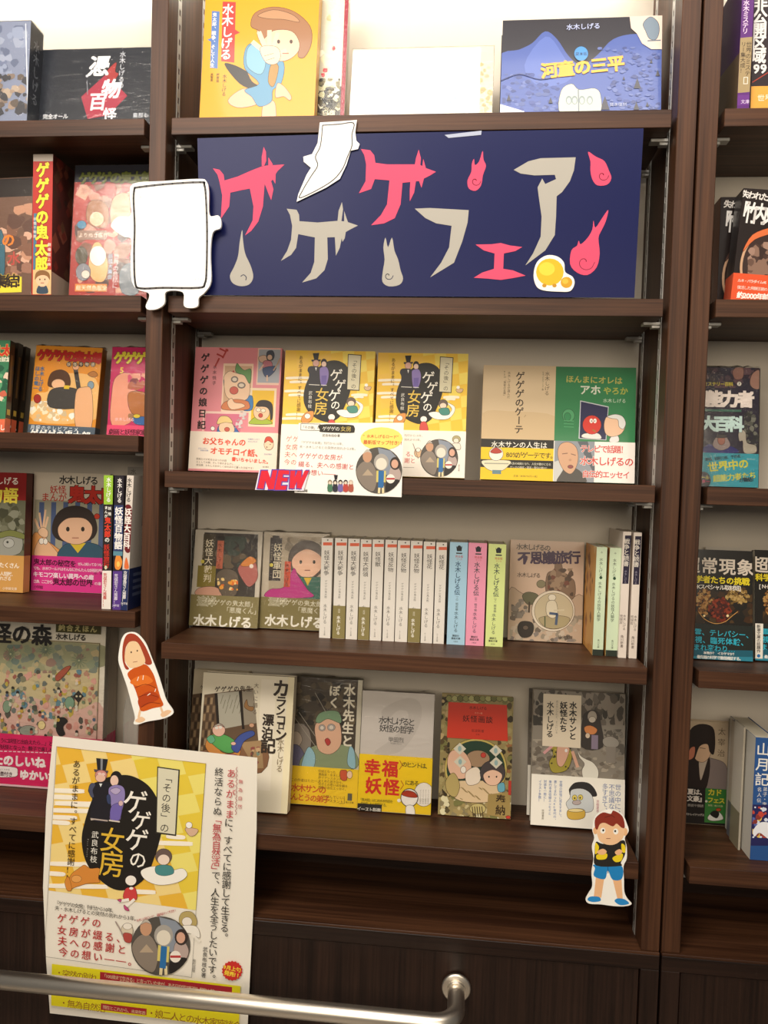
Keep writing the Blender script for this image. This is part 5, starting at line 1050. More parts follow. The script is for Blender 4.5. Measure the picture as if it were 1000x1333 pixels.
a.blob([(165, 410), (200, 400), (240, 440), (280, 470), (330, 520), (165, 525)], 'e8a464'); a.blob([(175, 520), (190, 440), (225, 420), (240, 440), (290, 500), (290, 525)], 'ecbc94'); a.ball(208, 440, 13, 16, 'f4ece0'); a.ball(228, 442, 11, 15, 'f4ece0')
a.line([(205, 400), (175, 330)], 12, 'ecc4a0'); a.line([(210, 390), (198, 300)], 10, 'ecc4a0'); a.line([(215, 385), (228, 285)], 10, 'ecc4a0'); a.line([(222, 390), (240, 320)], 10, 'ecc4a0'); a.blob([(190, 390), (215, 370), (240, 390), (235, 420), (205, 415)], 'ecc4a0')
a.blob([(300, 525), (315, 465), (370, 445), (430, 445), (500, 465), (520, 525)], '3c5c70'); a.poly([(350, 450), (430, 450), (390, 500)], 'dcc03c')
a.blob([(262, 400), (270, 330), (310, 280), (380, 262), (450, 285), (482, 340), (484, 400), (440, 440), (310, 440)], '3a302c')
a.blob([(292, 370), (330, 330), (380, 322), (430, 330), (462, 370), (450, 425), (400, 455), (345, 450), (300, 420)], 'ecbe9c'); a.ell(340, 380, 9, 12, '3a3028'); a.ell(415, 380, 9, 12, '3a3028'); a.line([(362, 424), (394, 424)], 4, 'a86050')
a.ball(486, 316, 14, 14, 'c8402c')
a.text('水木しげる', 298, 132, 44, '2c2826', .02, sp=.9, sx=1); a.text('妖怪', 250, 182, 42, 'c83c2c', .01, sp=1.0, rot=-2); a.text('まんが', 206, 218, 44, 'c83c2c', .01, sp=1.0); a.text('鬼太郎', 345, 205, 88, 'c83428', .05, sp=.94, out='2c1c18', ow=.03)
a = band(b, 516, 'd93a8c', 300)
a.text('鬼太郎の秘密を', 168, 542, 33, '3a1828', .02, sp=.94, rot=1); a.text('ぜんぶ知ってるつもり', 390, 554, 17, 'f8e0e8', .01, sp=.8); a.text('でも、水木ワールドはそんなにかんたんな妖怪世界', 168, 574, 18, 'f8e0e8', .01, sp=.84); a.text('キモコワ楽しい異界への扉', 166, 604, 28, 'f8e8f0', .02, sp=.92, rot=1); a.text('は、鬼太', 470, 600, 15, '3a1828', 0); a.text('さあ、ここから', 168, 640, 20, 'f8e0e8', .01, sp=.7); a.text('鬼太郎の世界', 264, 642, 37, '3a1828', .02, sp=.92); a.text('の扉', 472, 652, 18, 'f8e0e8', .01); a.text('小学館', 170, 669, 18, '3a1828', 0, sp=.85)
done(b)
G3 = 'white-banded books standing spine out beside the divider'
b = spine_book('book', 'lime-topped black and white spine, leftmost of three before the divider', VL3, (527, 110), (575, 112), (549, 781), (503, 778), 'l4', '2c2625', yb=.012, depth=.12, group=G3)
a = b.art; a.poly([(520, 100), (580, 100), (572, 256), (520, 256)], '96bf3c'); a.poly([(500, 588), (560, 588), (555, 790), (495, 790)], 'ece4dc')
a.text('水木しげる', 545, 120, 25, 'f0f0e8', .02, vert=True, sp=.98); a.text('妖怪', 550, 262, 17, 'f0f0e8', .02, vert=True, sp=1.6); a.text('まんが', 532, 262, 17, 'f0f0e8', .02, vert=True, sp=1.2); a.text('鬼太郎', 540, 320, 34, 'e0402c', .03, vert=True, sp=.98); a.text('の', 537, 420, 26, 'f0f0e8', .02, vert=True); a.text('妖怪旅行', 535, 455, 30, 'c83428', .02, vert=True, sp=.98); a.ell(530, 572, 7, 10, 'd8d0b0'); a.text('荒俣宏さん推薦!!', 527, 600, 20, 'c8403c', .01, vert=True, sp=.93); done(b)
b = spine_book('book', 'black spine with a purple lower band, middle of three before the divider', VL3, (581, 110), (626, 112), (606, 787), (556, 783), 'l4', '27222a', yb=.010, depth=.12, group=G3)
a = b.art; a.poly([(560, 260), (625, 260), (618, 490), (560, 490)], '34406c'); a.blob([(575, 540), (590, 500), (612, 540), (600, 580), (578, 578)], 'e8903c'); a.ell(592, 555, 8, 14, 'f4c860'); a.rect(560, 492, 620, 512, '5c8c9c'); a.poly([(540, 590), (625, 590), (620, 800), (540, 800)], '5a3c8a')
a.text('水木しげる', 600, 124, 25, 'ece8e4', .02, vert=True, sp=.98); a.text('妖怪百物語', 596, 268, 42, 'f0ece8', .03, vert=True, sp=1.0); a.text('荒俣宏さん推薦!!', 582, 604, 20, 'e4dcec', .01, vert=True, sp=.93); a.text('小学館', 578, 762, 13, 'e4dcec', 0, anchor='c'); done(b)
b = spine_book('book', 'white spine with a maroon oval title, rightmost of three before the divider', VL3, (631, 110), (668, 112), (642, 792), (609, 788), 'l4', 'd8cec4', yb=.008, depth=.12, group=G3)
a = b.art; a.blob([(622, 290), (640, 256), (662, 290), (660, 460), (640, 500), (620, 460)], '6c1f24'); a.text('水木しげる', 649, 124, 25, '2c2826', .02, vert=True, sp=.95); a.text('妖怪大百科', 641, 274, 40, 'f4ece4', .03, vert=True, sp=1.0); a.blob([(622, 570), (632, 520), (646, 570), (634, 580)], 'e0703c')
a.poly([(600, 582), (670, 582), (660, 800), (600, 800)], '24305c'); a.text('京極夏彦さん推薦!!', 628, 590, 20, 'f0ece8', .01, vert=True, sp=.86); a.text('小学館', 622, 752, 13, 'f0ece8', 0, anchor='c'); 
s_, f2 = side_art(b, 'R'); s_.fill('d2c8bc'); s_._poly([(0, 0), (f2.w, 0), (f2.w, f2.h*.31), (0, f2.h*.31)], '24305c')
for j in range(4): s_._poly([(f2.w*.12, f2.h*(.27-.05*j)), (f2.w*.5, f2.h*(.27-.05*j)), (f2.w*.5, f2.h*(.245-.05*j)), (f2.w*.12, f2.h*(.245-.05*j))], '5a6484')
s_._poly([(f2.w*.3, f2.h*.8), (f2.w*.4, f2.h*.8), (f2.w*.4, f2.h*.9), (f2.w*.3, f2.h*.9)], '4a443e'); s_._poly([(f2.w*.3, f2.h*.62), (f2.w*.42, f2.h*.62), (f2.w*.42, f2.h*.74), (f2.w*.3, f2.h*.74)], '5c4a4c')
flush_side(b, s_, f2); done(b)

# fifth row of the left bay
b = face_book('picture_book', 'large picture book full of tiny figures with a pink band, left bay behind the poster', VL5, (-330, 50), (604, 84), (520, 985), (-420, 955), 'l5', 'e9e2d2', lean=2, th=.014, wrap=True)
a = b.art; a.rect(-330, 196, 545, 735, 'cfc19a')
a.ink = 0; a.blob([(-300, 200), (545, 205), (540, 330), (-300, 340)], 'a8a888'); a.blob([(-300, 540), (100, 480), (400, 560), (540, 520), (530, 735), (-300, 735)], 'dcb8ac')
a.scatter(0, 205, 540, 360, ['9aa288', 'b8b494', '7c8c84', 'c8b890', 'a4887c', '8c9488'], 70, 26, 3); a.scatter(-60, 340, 530, 720, ['c09480', '8c8c74', 'd8c8a0', '747c78', 'a86c60', 'b8b498', '5c5c54', 'dca89c', 'c8b458', '6c90a0'], 190, 17, 4, 1.2)
for x, y, r in ((430, 290, 42), (250, 230, 34), (60, 255, 40)):
    for j in range(14): a.line([(x, y), (x+r*math.cos(j*.449), y+r*math.sin(j*.449))], 3, '84947c')
    a.ell(x, y, 5, 5, 'c8c4a0')
a.ink = .5; a.blob([(300, 380), (350, 330), (385, 320), (370, 350), (320, 400)], 'b0604c'); a.poly([(396, 485), (428, 452), (456, 485), (428, 520)], '3c3834'); a.line([(428, 520), (420, 548)], 5, '3c3834'); a.ell(418, 484, 6, 6, 'd8d0b0', 0, 8); a.ell(438, 484, 6, 6, 'd8d0b0', 0, 8)
a.blob([(305, 660), (318, 605), (350, 598), (370, 620), (345, 650), (355, 690), (325, 700)], '34302e'); a.ball(380, 520, 26, 34, '88a890'); a.ball(40, 540, 22, 34, '8ca48c'); a.ball(155, 670, 48, 28, '9aa094'); a.ball(228, 640, 20, 24, 'e8d8a0')
R = random.Random(12)
for j in range(46):
    x, y = R.uniform(0, 525), R.uniform(370, 710); a.ell(x, y, 8, 9, R.choice(['e8cbb0', 'd8d8c8', 'c8a890', '3c3834']), 0, 10); a.ell(x, y+15, 9, 10, R.choice(['7c8c70', 'b06c5c', '5c6c84', 'c8a850', 'd8d0c0']), 0, 10)
a.frame(-330, 196, 545, 735, 3, '6a6450')
a.text('妖怪の森', -150, 132, 112, '33302e', .03, sp=.99); a.rect(306, 88, 552, 136, '55502c'); a.text('絵合えほん', 318, 110, 38, 'd8cc90', .03, sp=1.15); a.text('水木しげる', 306, 158, 36, '33302e', .02, sp=.93)
a = band(b, 690, 'dd2f6c', 100); a.text('ように妖怪と出会えたら…」という', -20, 722, 26, '4a1c2c', .01, sp=.86); a.text('が妖怪となった 親子で楽しめる絵本', -20, 756, 26, '4a1c2c', .01, sp=.9)
for j in range(16): a.line([(0+j*24, 782+j*.9), (14+j*24, 782.6+j*.9)], 5, 'f4dce4')
a.text('たのしいね', -40, 826, 60, 'f8f0f0', .05, sp=.98); a.text('ゆかいだね', 106, 908, 54, 'f8f0f0', .05, sp=.98); a.blob([(-40, 866), (80, 870), (96, 896), (80, 922), (-40, 918)], 'f8f0f0'); a.text('音付き', 0, 904, 26, '4a1c2c', .02, sp=.9); a.text('よくわかる', 0, 880, 11, '4a1c2c', 0); a.uv(0, 0, 1, .012, 'e8c8d0')
done(b)
for k in range(3):
    b = face_book('picture_book', ('nearest', 'middle', 'rearmost')[k]+' of three picture books stacked behind the large one, only the right edges show', VL5, (250+16*k, 96), (617+15*k, 98), (542+19*k, 985), (200, 985), 'l5', 'c9bfae', yb=.118+.013*k, lean=1, th=.011)
    s_, f2 = side_art(b, 'R'); s_.fill('a89c8c'); s_._poly([(0, 0), (f2.w, 0), (f2.w, f2.h*.32), (0, f2.h*.32)], 'b83c64'); flush_side(b, s_, f2); done(b)
gl = mat('clear_acrylic', (.9, .92, .92), .08); gl.node_tree.nodes['Principled BSDF'].inputs['Transmission Weight'].default_value = .9; gl.node_tree.nodes['Principled BSDF'].inputs['Alpha'].default_value = .45
ac, a = card('book_stand', 'clear acrylic book stand beside the post, under the orange-robed cut-out', 'book stand', VL5, [(668, 1150), (668, 600), (680, 520), (700, 482), (745, 470), (745, 1150)], .02, .003, 'd8dcd8', mt=gl, sm=False)
box('foot', 0, ac.dimensions.x, .003, .09, 0, .003, gl, ac)
ac.location.z = ZS['l5']+.0005

# ================================================================ RIGHT BAY
VR1, VR3, VR4, VR5 = (860, 0, 3.174), (860, 400, 5.332), (840, 650, 5.332), (860, 880, 2.943)
b = spine_book('comic_book', 'thick purple comic with a khaki band, spine out at the top right', VR1, (341, -120), (386, -120), (374, 444), (318, 446), '1', '5f2a78', yb=.03, depth=.1)
a = b.art; a.poly([(300, 160), (400, 150), (390, 378), (300, 386)], 'a8926a'); a.text('水木ミステリ', 356, 0, 26, 'e0c8e0', .02, vert=True, sp=.9); a.text('世界のミステ', 366, 172, 24, '4a3c2c', .01, vert=True); a.text('リー集大成！', 344, 172, 22, '4a3c2c', .01, vert=True); a.frame(342, 318, 362, 348, 3, 'e8e0d0'); a.rect(312, 392, 372, 436, '6c3488'); a.text('文庫', 350, 420, 18, 'e8d8f0', 0, anchor='c')
s_, f2 = side_art(b); s_.fill('4c1f66'); s_._poly([(0, f2.h*.1), (f2.w, f2.h*.06), (f2.w, f2.h*.45), (0, f2.h*.5)], '6e5a42'); flush_side(b, s_, f2); done(b)
b = face_book('comic_book', 'black book with big white characters and an orange foot, cut by the top right corner', VR1, (388, -120), (760, -110), (745, 446), (378, 443), '1', '2c2024', yb=.04, lean=2, th=.03)
a = b.art; a.text('非公開区域', 414, -14, 62, 'e4e0dc', .03, vert=True, sp=.9); a.text('99', 384, 283, 52, 'e4e0dc', .03, sp=.95); a.line([(380, 340), (444, 300)], 4, 'a83c2c'); a = band(b, 356, 'e3a545', 420); a.text('世界のミステリー', 400, 405, 30, 'f8ead0', .01); done(b)
for k, (q, y_) in enumerate((([(330, 765), (500, 800), (478, 1250), (305, 1238)], .03), ([(248, 808), (430, 820), (415, 1245), (236, 1240)], .07))):
    b = face_book('book', ('front copy of the dark ring-picture book with a vermilion band, right bay', 'rear copy of the dark ring-picture book with an orange-brown spine, right bay')[k], VR1, *q, '2', '241c1b', yb=y_, lean=2, th=.03 if k == 0 else .028, spine='L', mt=M_GLOSS)
    a = b.art; dx, dy = (0, 0) if k == 0 else (-74, 42)
    a.ell(440+dx, 1110+dy, 112, 150, 'c8a080', 0, 40); a.ell(442+dx, 1110+dy, 104, 142, '3c2c28', 0, 40); a.scatter(360+dx, 1000+dy, 500+dx, 1220, ['6a5044', '8a6c5c', '4a3630', 'a08070'], 50, 24, 4); a.blob([(340+dx, 1040+dy), (380+dx, 970+dy), (460+dx, 940+dy), (470+dx, 960+dy), (390+dx, 990+dy)], 'd87040' if k == 0 else '5a4038')
    a.text('失われた八', 338+dx, 800+dy, 34, 'e0dad4', .03, sp=.86, rot=5, sx=.9); a.text('「竹内文書', 318+dx, 872+dy, 92, 'e8e4e0', .03, sp=.66, sx=.62, rot=3)
    if k == 0:
        a = band(b, 1130, 'df5630', 340); a.text('ルネ・パラダイムAS', 320, 1158, 15, 'f8e8dc', .01, sp=.85); a.text('復活した飛騨王朝の', 318, 1186, 16, 'f8e8dc', .0, sp=.85); a.text('約2000年前、', 318, 1218, 30, 'f8f0e8', .03, sp=.8)
    else:
        s_, f2 = side_art(b, 'L'); s_.fill('8a4a2c'); flush_side(b, s_, f2)
    done(b)
b = face_book('book', 'dark book of psychic figures with a turquoise band, third shelf of the right bay', VR3, (265, 408), (695, 428), (665, 1248), (212, 1240), '3', '2a2436', yb=.07, lean=5, th=.012, mt=M_GLOSS, wrap=True)
a = b.art; a.scatter(260, 420, 690, 560, ['3c2c34', '5c4048', '4a3440', '2c2030'], 50, 34, 3); a.blob([(500, 450), (530, 415), (575, 425), (570, 490), (520, 500)], '8c6458'); a.blob([(620, 520), (640, 460), (688, 440), (688, 560), (640, 560)], 'a47c6c'); a.scatter(580, 720, 680, 1000, ['5c5c54', '3c3c38', '7c7c70', '2c2c30'], 60, 22, 5)
a.blob([(540, 880), (560, 850), (590, 870), (600, 940), (660, 960), (660, 1010), (580, 1010), (570, 930), (548, 930)], 'b8b0a0'); a.blob([(290, 1010), (330, 950), (380, 960), (480, 960), (540, 1010)], '2c2c74'); a.blob([(362, 960), (380, 910), (420, 885), (460, 905), (484, 960), (440, 990), (400, 990)], '9c8c88'); a.ball(422, 922, 26, 34, 'a87060'); a.blob([(390, 905), (400, 885), (445, 885), (452, 905)], '4a4444')
a.text('世界ミステリー百科', 240, 530, 30, 'c8b83c', .03, sp=.95); a.ball(546, 532, 16, 16, 'e8e4d8'); a.text('7', 546, 532, 26, '2c2426', .02, anchor='c')
a.text('超能力者', 216, 632, 118, 'efe4dc', .05, sp=.88, out='2a2010', ow=.02, sx=1); a.text('超能力者', 216, 595, 40, 'd8c830', 0, sp=2.6) if False else None
a.text('大百科', 285, 806, 112, 'cfe8e4', .05, sp=.82, sx=1, out='1c2430', ow=.02); a.rect(300, 712, 560, 722, '3c6c5c')
a = band(b, 1012, '35a3b4', 400)
a.text('霊媒、超能力者、予言者…', 310, 1058, 26, '1c4450', .02, rot=-8, sp=.84); a.text('世界中の', 330, 1112, 72, 'dcd848', .03, rot=-8, sp=.96); a.text('超能力者たち', 365, 1190, 52, 'dcd848', .02, rot=-7, sp=.94); a.text('が集結！', 548, 1200, 34, '1c3c48', .03, rot=-6, sp=.84); a.ball(295, 1200, 55, 60, '2a2a34'); a.text('ール', 285, 1180, 26, 'd8c840', .03); a.text('ター', 285, 1208, 28, 'd83c6c', .03); a.text('Gakken', 598, 1052, 17, 'c8e8e8', 0)
done(b)
for k in range(2):
    q = ([(300, 350), (748, 358), (742, 1120), (262, 1108)], [(766, 356), (1215, 364), (1195, 1136), (756, 1120)])[k]; dx = 0 if k == 0 else 468
    b = face_book('paperback', ('black paperback with a fiery cloud, in full view next to the upright, right bay', 'black paperback with the same fiery cloud, cut by the right edge, white slip in it')[k], VR4, *q, '4', '17140f', lean=7, th=.012, mt=M_GLOSS)
    a = b.art; a.scatter(350+dx, 610, 745+dx, 860, ['2c2014', '4a3418', '3c2410'], 60, 34, 3)
    a.scatter(340+dx, 600, 480+dx, 820, ['8a5c28', 'a87840', '6c4018', 'b48c50'], 90, 13, 4, 1, True); a.scatter(540+dx, 610, 740+dx, 740, ['8c6c34', 'a88848', '6c5020', 'b8985c'], 110, 12, 5, 1, True); a.scatter(430+dx, 670, 610+dx, 860, ['5c1c10', '74240f', '8a3418', '40140c'], 130, 15, 6, 1, True)
    a.line([(370+dx, 780), (410+dx, 830), (480+dx, 862), (550+dx, 850), (600+dx, 810), (640+dx, 780)], 4, 'd8a058', True); a.ell(408+dx, 808, 8, 8, 'f4d8a0'); a.ell(570+dx, 808, 9, 9, 'f4d8a0')
    a.text('超常現象', 258+dx+6*k, 450, 118, 'e8dccc', .02, sp=1.03, rot=1); a.text('科学者たちの挑戦', 290+dx, 548, 54, 'f0dc28', .03, sp=.98, sx=1, rot=1) if k == 0 else a.text('科学者たちの挑戦', 294+dx, 540, 54, 'f0dc28', .03, sp=.98)
    a.text('[NHKスペシャル取材班]', 300+dx+(20 if k else 0), 602, 38, 'efe8dc', .02, sp=.88)
    a = band(b, 870, '1f2420', 500+dx)
    a.poly([(250+dx, 1040), (760+dx, 1050), (760+dx, 1130), (250+dx, 1120)], '1c5a6c'); a.poly([(250+dx, 1085), (760+dx, 1095), (760+dx, 1140), (250+dx, 1130)], '2c7f94')
    a.text('幽霊、テレパシー、', 292+dx, 915, 50, '2fb4cc', .01, sp=1.0, rot=1); a.text('透視、臨死体験、', 292+dx, 968, 50, '2fb4cc', .015, sp=1.04, rot=1); a.text('生まれ変わり…', 285+dx, 1020, 48, '2fb4cc', .01, sp=1.0, rot=1); a.text('本物か？ イカサマか？', 405+dx, 1064, 22, 'f0ece4', .02, sp=.95); a.text('最先端の科学で徹底検証する。', 360+dx, 1092, 26, 'f0ece4', .02, sp=.86)
    if k == 1:
        a.poly([(758, 855), (820, 856), (816, 1106), (756, 1104)], 'e6e0d2'); a.text('新潮文庫の話題作', 788, 870, 26, '3c3834', .02, vert=True, sp=.95); a.ball(788, 1086, 12, 12, '2c6ca8')
    done(b)
b = box('bookmark_slip', 0, .052, 0, .0006, 0, .02, M_MATTE); paint(b.data, 'cfc8bc')
p = at(918, 716.2, DEP-.010); b.location = (p.x, DEP-.012, ZS['4']); me = b.data
for v in me.vertices: v.co.z = v.co.z*(p.z+.006-ZS['4'])/.02
tag(b, 'pale slip of card standing behind the black fiery-cloud paperback, right bay', 'card')
b = face_book('paperback', 'cream paperback with a drawn man in black, green band corner, lower right bay', VR5, (100, 172), (268, 178), (252, 556), (88, 546), '5', 'c2ae93', yb=.140, lean=2, th=.010)
a = b.art; a.blob([(112, 300), (120, 260), (160, 290), (180, 310), (240, 330), (256, 370), (250, 450), (100, 440)], '8a7c78'); a.blob([(100, 420), (110, 310), (150, 300), (190, 320), (170, 440)], '2e2422'); a.blob([(150, 320), (185, 300), (175, 340), (155, 400), (148, 360)], 'c4b4a4'); a.blob([(128, 290), (140, 240), (185, 250), (192, 300), (165, 330), (135, 320)], 'd8b494'); a.blob([(110, 280), (112, 210), (150, 184), (200, 196), (210, 250), (204, 300), (188, 290), (180, 262), (150, 270), (130, 320), (118, 310)], '2a211e'); a.line([(150, 275), (172, 278)], 2, '3a2a24'); a.blob([(106, 320), (112, 280), (132, 272), (128, 310)], 'c87c60')
a.text('太宰治', 236, 192, 30, '6a5a48', 0, vert=True, sp=1.4, sx=1)
a = band(b, 428, '241f1e', 150); a.rect(168, 430, 262, 560, '3c7c3a'); a.text('夏は、', 104, 442, 24, 'ece4dc', .03, sp=.95); a.text('文豪』。', 102, 468, 24, 'ece4dc', .03, sp=.95); a.text('朗読や朗読', 104, 494, 12, 'c0b8b0', 0); a.text('ストレイドッグス', 96, 528, 11, 'd8d0c8', .01, sp=.8); a.text('カド', 182, 444, 28, 'd8c83c', .03, sp=.95); a.text('フェス', 180, 474, 24, 'd8c83c', .03, sp=.9); a.text('発見！角川文庫', 182, 495, 8, 'd8d0a0', 0); a.blob([(180, 545), (195, 525), (225, 522), (240, 548), (200, 555)], 'e0e0d8'); a.blob([(190, 530), (205, 515), (225, 525), (215, 545)], '24241f'); a.ball(222, 512, 10, 6, 'b8502c')
done(b)
for k, (xa, xb, t, bo, y_, c_) in enumerate(((281, 289, 186, 562, .115, '8c8c88'), (293, 303, 190, 586, .085, '4a4c6c'), (310, 319, 196, 604, .062, 'a8a090'))):
    b = spine_book('paperback', ('farthest', 'middle', 'nearest')[k]+' of three slim paperbacks between the drawn-man cover and the blue spine', VR5, (xa+3, t), (xb+3, t), (xb-4, bo), (xa-4, bo-2), '5', c_, yb=y_, depth=(.03, .03, .035)[k])
    s_, f2 = side_art(b); s_.fill(['a8a090', 'c8bca8', 'd8d0c0'][k]); s_._poly([(0, 0), (f2.w, 0), (f2.w, f2.h*.3), (0, f2.h*.3)], ['7c7c68', '6a6c74', '8c846c'][k]); flush_side(b, s_, f2); done(b)
b = spine_book('paperback', 'blue spine with white characters and a fiery foot, cut by the right edge, lower shelf', VR5, (363, 234), (440, 240), (426, 636), (349, 630), '5', '2d5590', yb=.035, depth=.1)
a = b.art; a.text('山月記', 396, 252, 54, 'eeeae2', .01, vert=True, sp=1.1); a.text('弟子・李陵', 402, 424, 18, 'e8e4dc', 0, vert=True, sp=1.1); a.text('名人伝', 380, 424, 18, 'e8e4dc', 0, vert=True, sp=1.2); a.poly([(340, 492), (440, 494), (440, 650), (340, 650)], '2a2a5c'); a.scatter(352, 500, 425, 620, ['d8e0f0', '8c3c34', 'e8c860', '5c6cb0', 'c84c3c', 'f4f0ea'], 50, 12, 5); a.blob([(355, 590), (385, 560), (425, 570), (420, 625), (380, 600), (360, 615)], 'eef0f6')
s_, f2 = side_art(b); s_.fill('d6d2c8'); flush_side(b, s_, f2); done(b)

# ================================================================ POSTER
VP5 = (40, 950, 3.333)
po, a = card('poster', 'large paper poster with a yellow gentleman-and-lady panel, hanging behind the rail', 'poster', (0, 0, 1),
   [(69, 958), (200, 972), (335, 986.5), (334, 1080), (330, 1180), (326, 1260), (322, 1346), (190, 1333), (65, 1319), (60, 1250), (56, 1155), (60, 1050)], -.0075, .0006, 'efe9dc', sm=False, roll=-2.6)
a.view(*VP5); a.off = .0003
a.clip = (0, a.fr.w, 0, a.fr.h)
PX = [(108, 70), (748, 145), (738, 775), (80, 712)]
def inpanel(u_, v_):
    x0 = PX[0][0]+(PX[3][0]-PX[0][0])*v_; x1 = PX[1][0]+(PX[2][0]-PX[1][0])*v_
    y0 = PX[0][1]+(PX[1][1]-PX[0][1])*u_; y1 = PX[3][1]+(PX[2][1]-PX[3][1])*u_
    return (x0+(x1-x0)*u_, y0+(y1-y0)*v_)
keep = a.clip; a.clip = (.0115, .2375, .186, .4030); a.fill('ecb93e')
for i in range(-3, 9):
    for j in range(-1, 9):
        u_, v_ = i*.16+j*.05, j*.125-i*.03
        if (i+j) % 2: a.poly([inpanel(u_, v_), inpanel(u_+.155, v_-.045), inpanel(u_+.2, v_+.09), inpanel(u_+.045, v_+.13)], 'f4d98c' if i < 3 else 'f0e278')
        elif i >= 3: a.poly([inpanel(u_, v_), inpanel(u_+.155, v_-.045), inpanel(u_+.2, v_+.09), inpanel(u_+.045, v_+.13)], 'e9cd44')
def cloud(x, y, l): a.blob([(x, y-9), (x+l, y-5), (x+l+12, y+4), (x+l, y+13), (x, y+9), (x-12, y)], 'fbf3e2')
for x, y, l in ((90, 262, 130), (100, 290, 90), (120, 318, 170), (88, 348, 160), (100, 378, 90), (100, 400, 60), (96, 580, 150), (80, 622, 60), (90, 676, 230), (560, 490, 130), (600, 462, 60), (180, 322, 105), (420, 700, 110)): cloud(x, y, l)
a.blob([(310, 220), (375, 198), (440, 200), (510, 240), (555, 310), (575, 390), (560, 480), (535, 560), (500, 640), (430, 690), (360, 690), (290, 640), (240, 570), (222, 480), (235, 400), (268, 300)], '231f1b', 6)
# gentleman and lady
a.ink = .4
a.blob([(262, 240), (290, 225), (325, 225), (352, 245), (345, 390), (262, 385), (268, 300), (250, 265)], '25232a'); a.blob([(252, 258), (262, 232), (282, 236), (270, 262), (276, 290), (262, 290)], '4c5068')
a.poly([(285, 122), (336, 127), (326, 175), (290, 172)], '28282c'); a.poly([(304, 124), (314, 125), (312, 174), (304, 173)], '8a8c92'); a.poly([(275, 170), (338, 177), (334, 188), (278, 182)], '5c4c58')
a.ball(306, 196, 26, 22, 'cf8c84'); a.ball(304, 208, 22, 18, 'e8bca8'); a.ell(300, 190, 8, 6, 'e8c8c0'); a.ell(316, 192, 8, 6, 'e8c8c0'); a.poly([(298, 232), (312, 233), (304, 248)], 'e0e4e4')
a.poly([(262, 383), (300, 387), (262, 392)], 'd8c8b8'); a.line([(262, 385), (334, 394)], 6, 'b8a8a0')
a.ball(372, 210, 26, 32, '231f20'); a.ball(364, 220, 18, 24, 'eccab8'); a.blob([(342, 250), (375, 238), (404, 250), (410, 290), (395, 360), (386, 392), (345, 388), (350, 330), (340, 285)], '9284bc'); a.blob([(352, 330), (396, 320), (386, 390), (348, 386)], '7466b0'); a.blob([(345, 262), (372, 250), (392, 262), (370, 280)], 'b8a8cc'); a.ball(392, 318, 10, 12, 'd8b8b8'); a.line([(342, 392), (386, 398)], 6, 'd8ccc0'); a.blob([(330, 285), (345, 282), (348, 320), (334, 316)], '3a4468')
a.poly([(550, 158), (648, 172), (632, 460), (543, 448)], '38342c'); a.poly([(554, 164), (642, 176), (627, 453), (548, 442)], 'ddd8be'); a.text('「その後」の', 597, 186, 42, '3c3830', .004, vert=True, sp=1.03)
for ch, x, y, s_ in (('ゲ', 455, 312, 112), ('ゲ', 480, 392, 92), ('ゲ', 462, 476, 106), ('の', 466, 562, 80)): a.text(ch, x, y, s_, 'f6f1e6', .008, anchor='c')
for ch, x, y, s_ in (('女', 356, 478, 112), ('房', 352, 580, 118)): a.text(ch, x, y, s_, 'e3b93c', .006, anchor='c')
a.text('武良布枝', 282, 436, 32, 'e8e4da', .004, vert=True, sp=1.1); a.text('Mura Nunoe', 252, 470, 8, 'b8b4aa', 0, vert=True)
a.text('あるがままに。すべてに感謝!!', 202, 130, 35, '3c2c1c', .004, vert=True, sp=1.0, sx=1)
a.blob([(160, 690), (175, 630), (210, 600), (235, 585), (260, 600), (300, 600), (295, 640), (300, 660), (250, 665), (200, 680)], 'd98c3c'); a.blob([(150, 660), (165, 635), (180, 690), (160, 695)], 'd98c3c'); a.ball(200, 645, 22, 16, 'e8a458')
a.blob([(480, 610), (540, 590), (600, 610), (660, 600), (680, 630), (640, 660), (560, 672), (500, 650)], 'f8f4ea'); a.ball(578, 548, 36, 34, '6c5a54'); a.ball(578, 562, 26, 23, 'f0dccb'); a.blob([(548, 588), (608, 588), (622, 620), (580, 632), (545, 620)], '4c8c8c')
a.blob([(672, 425), (726, 430), (715, 455), (690, 458)], 'd8b498'); a.ball(688, 412, 14, 14, 'f8f4ec')
a.clip = keep
a.blob([(408, 655), (410, 620), (440, 612), (466, 625), (464, 660), (435, 665)], '26201e'); a.ball(436, 652, 24, 22, 'f6efe6'); a.blob([(412, 690), (430, 682), (455, 685), (460, 735), (405, 730)], 'd04444'); a.ell(438, 686, 9, 6, 'f6efe6'); a.line([(425, 735), (385, 742)], 12, 'f6efe6'); a.line([(450, 735), (415, 765)], 12, 'f6efe6'); a.blob([(378, 736), (395, 732), (392, 746)], 'c0507c'); a.blob([(406, 758), (424, 772), (428, 784), (410, 778)], 'c0507c')
for q in ((.0112, .0860, .0116, .4033), (.2374, .0860, .2378, .4033), (.0112, .0860, .2378, .0864), (.0112, .4030, .2378, .4034)):
    a.z += STEP; a.tri([(q[0], q[1]), (q[2], q[1]), (q[2], q[3]), (q[0], q[3])], (*lin('4c463c'), 1))
a.text('『ゲゲゲの女房』刊行から10年、', 106, 748, 21, '4c463c', 0, rot=0, sp=.84); a.text('夫・水木しげるとの突然の別れから3年。', 106, 770, 21, '4c463c', 0, rot=0, sp=.94)
for t, x, y, p_ in (('ゲゲゲの', 112, 812, 1.2), ('女房が綴る、', 112, 864, 1.23), ('夫への感謝と', 114, 911, 1.23), ('今の想い——。', 118, 958, 1.2)): a.text(t, x, y, 42, 'b83434', .010, sp=p_)
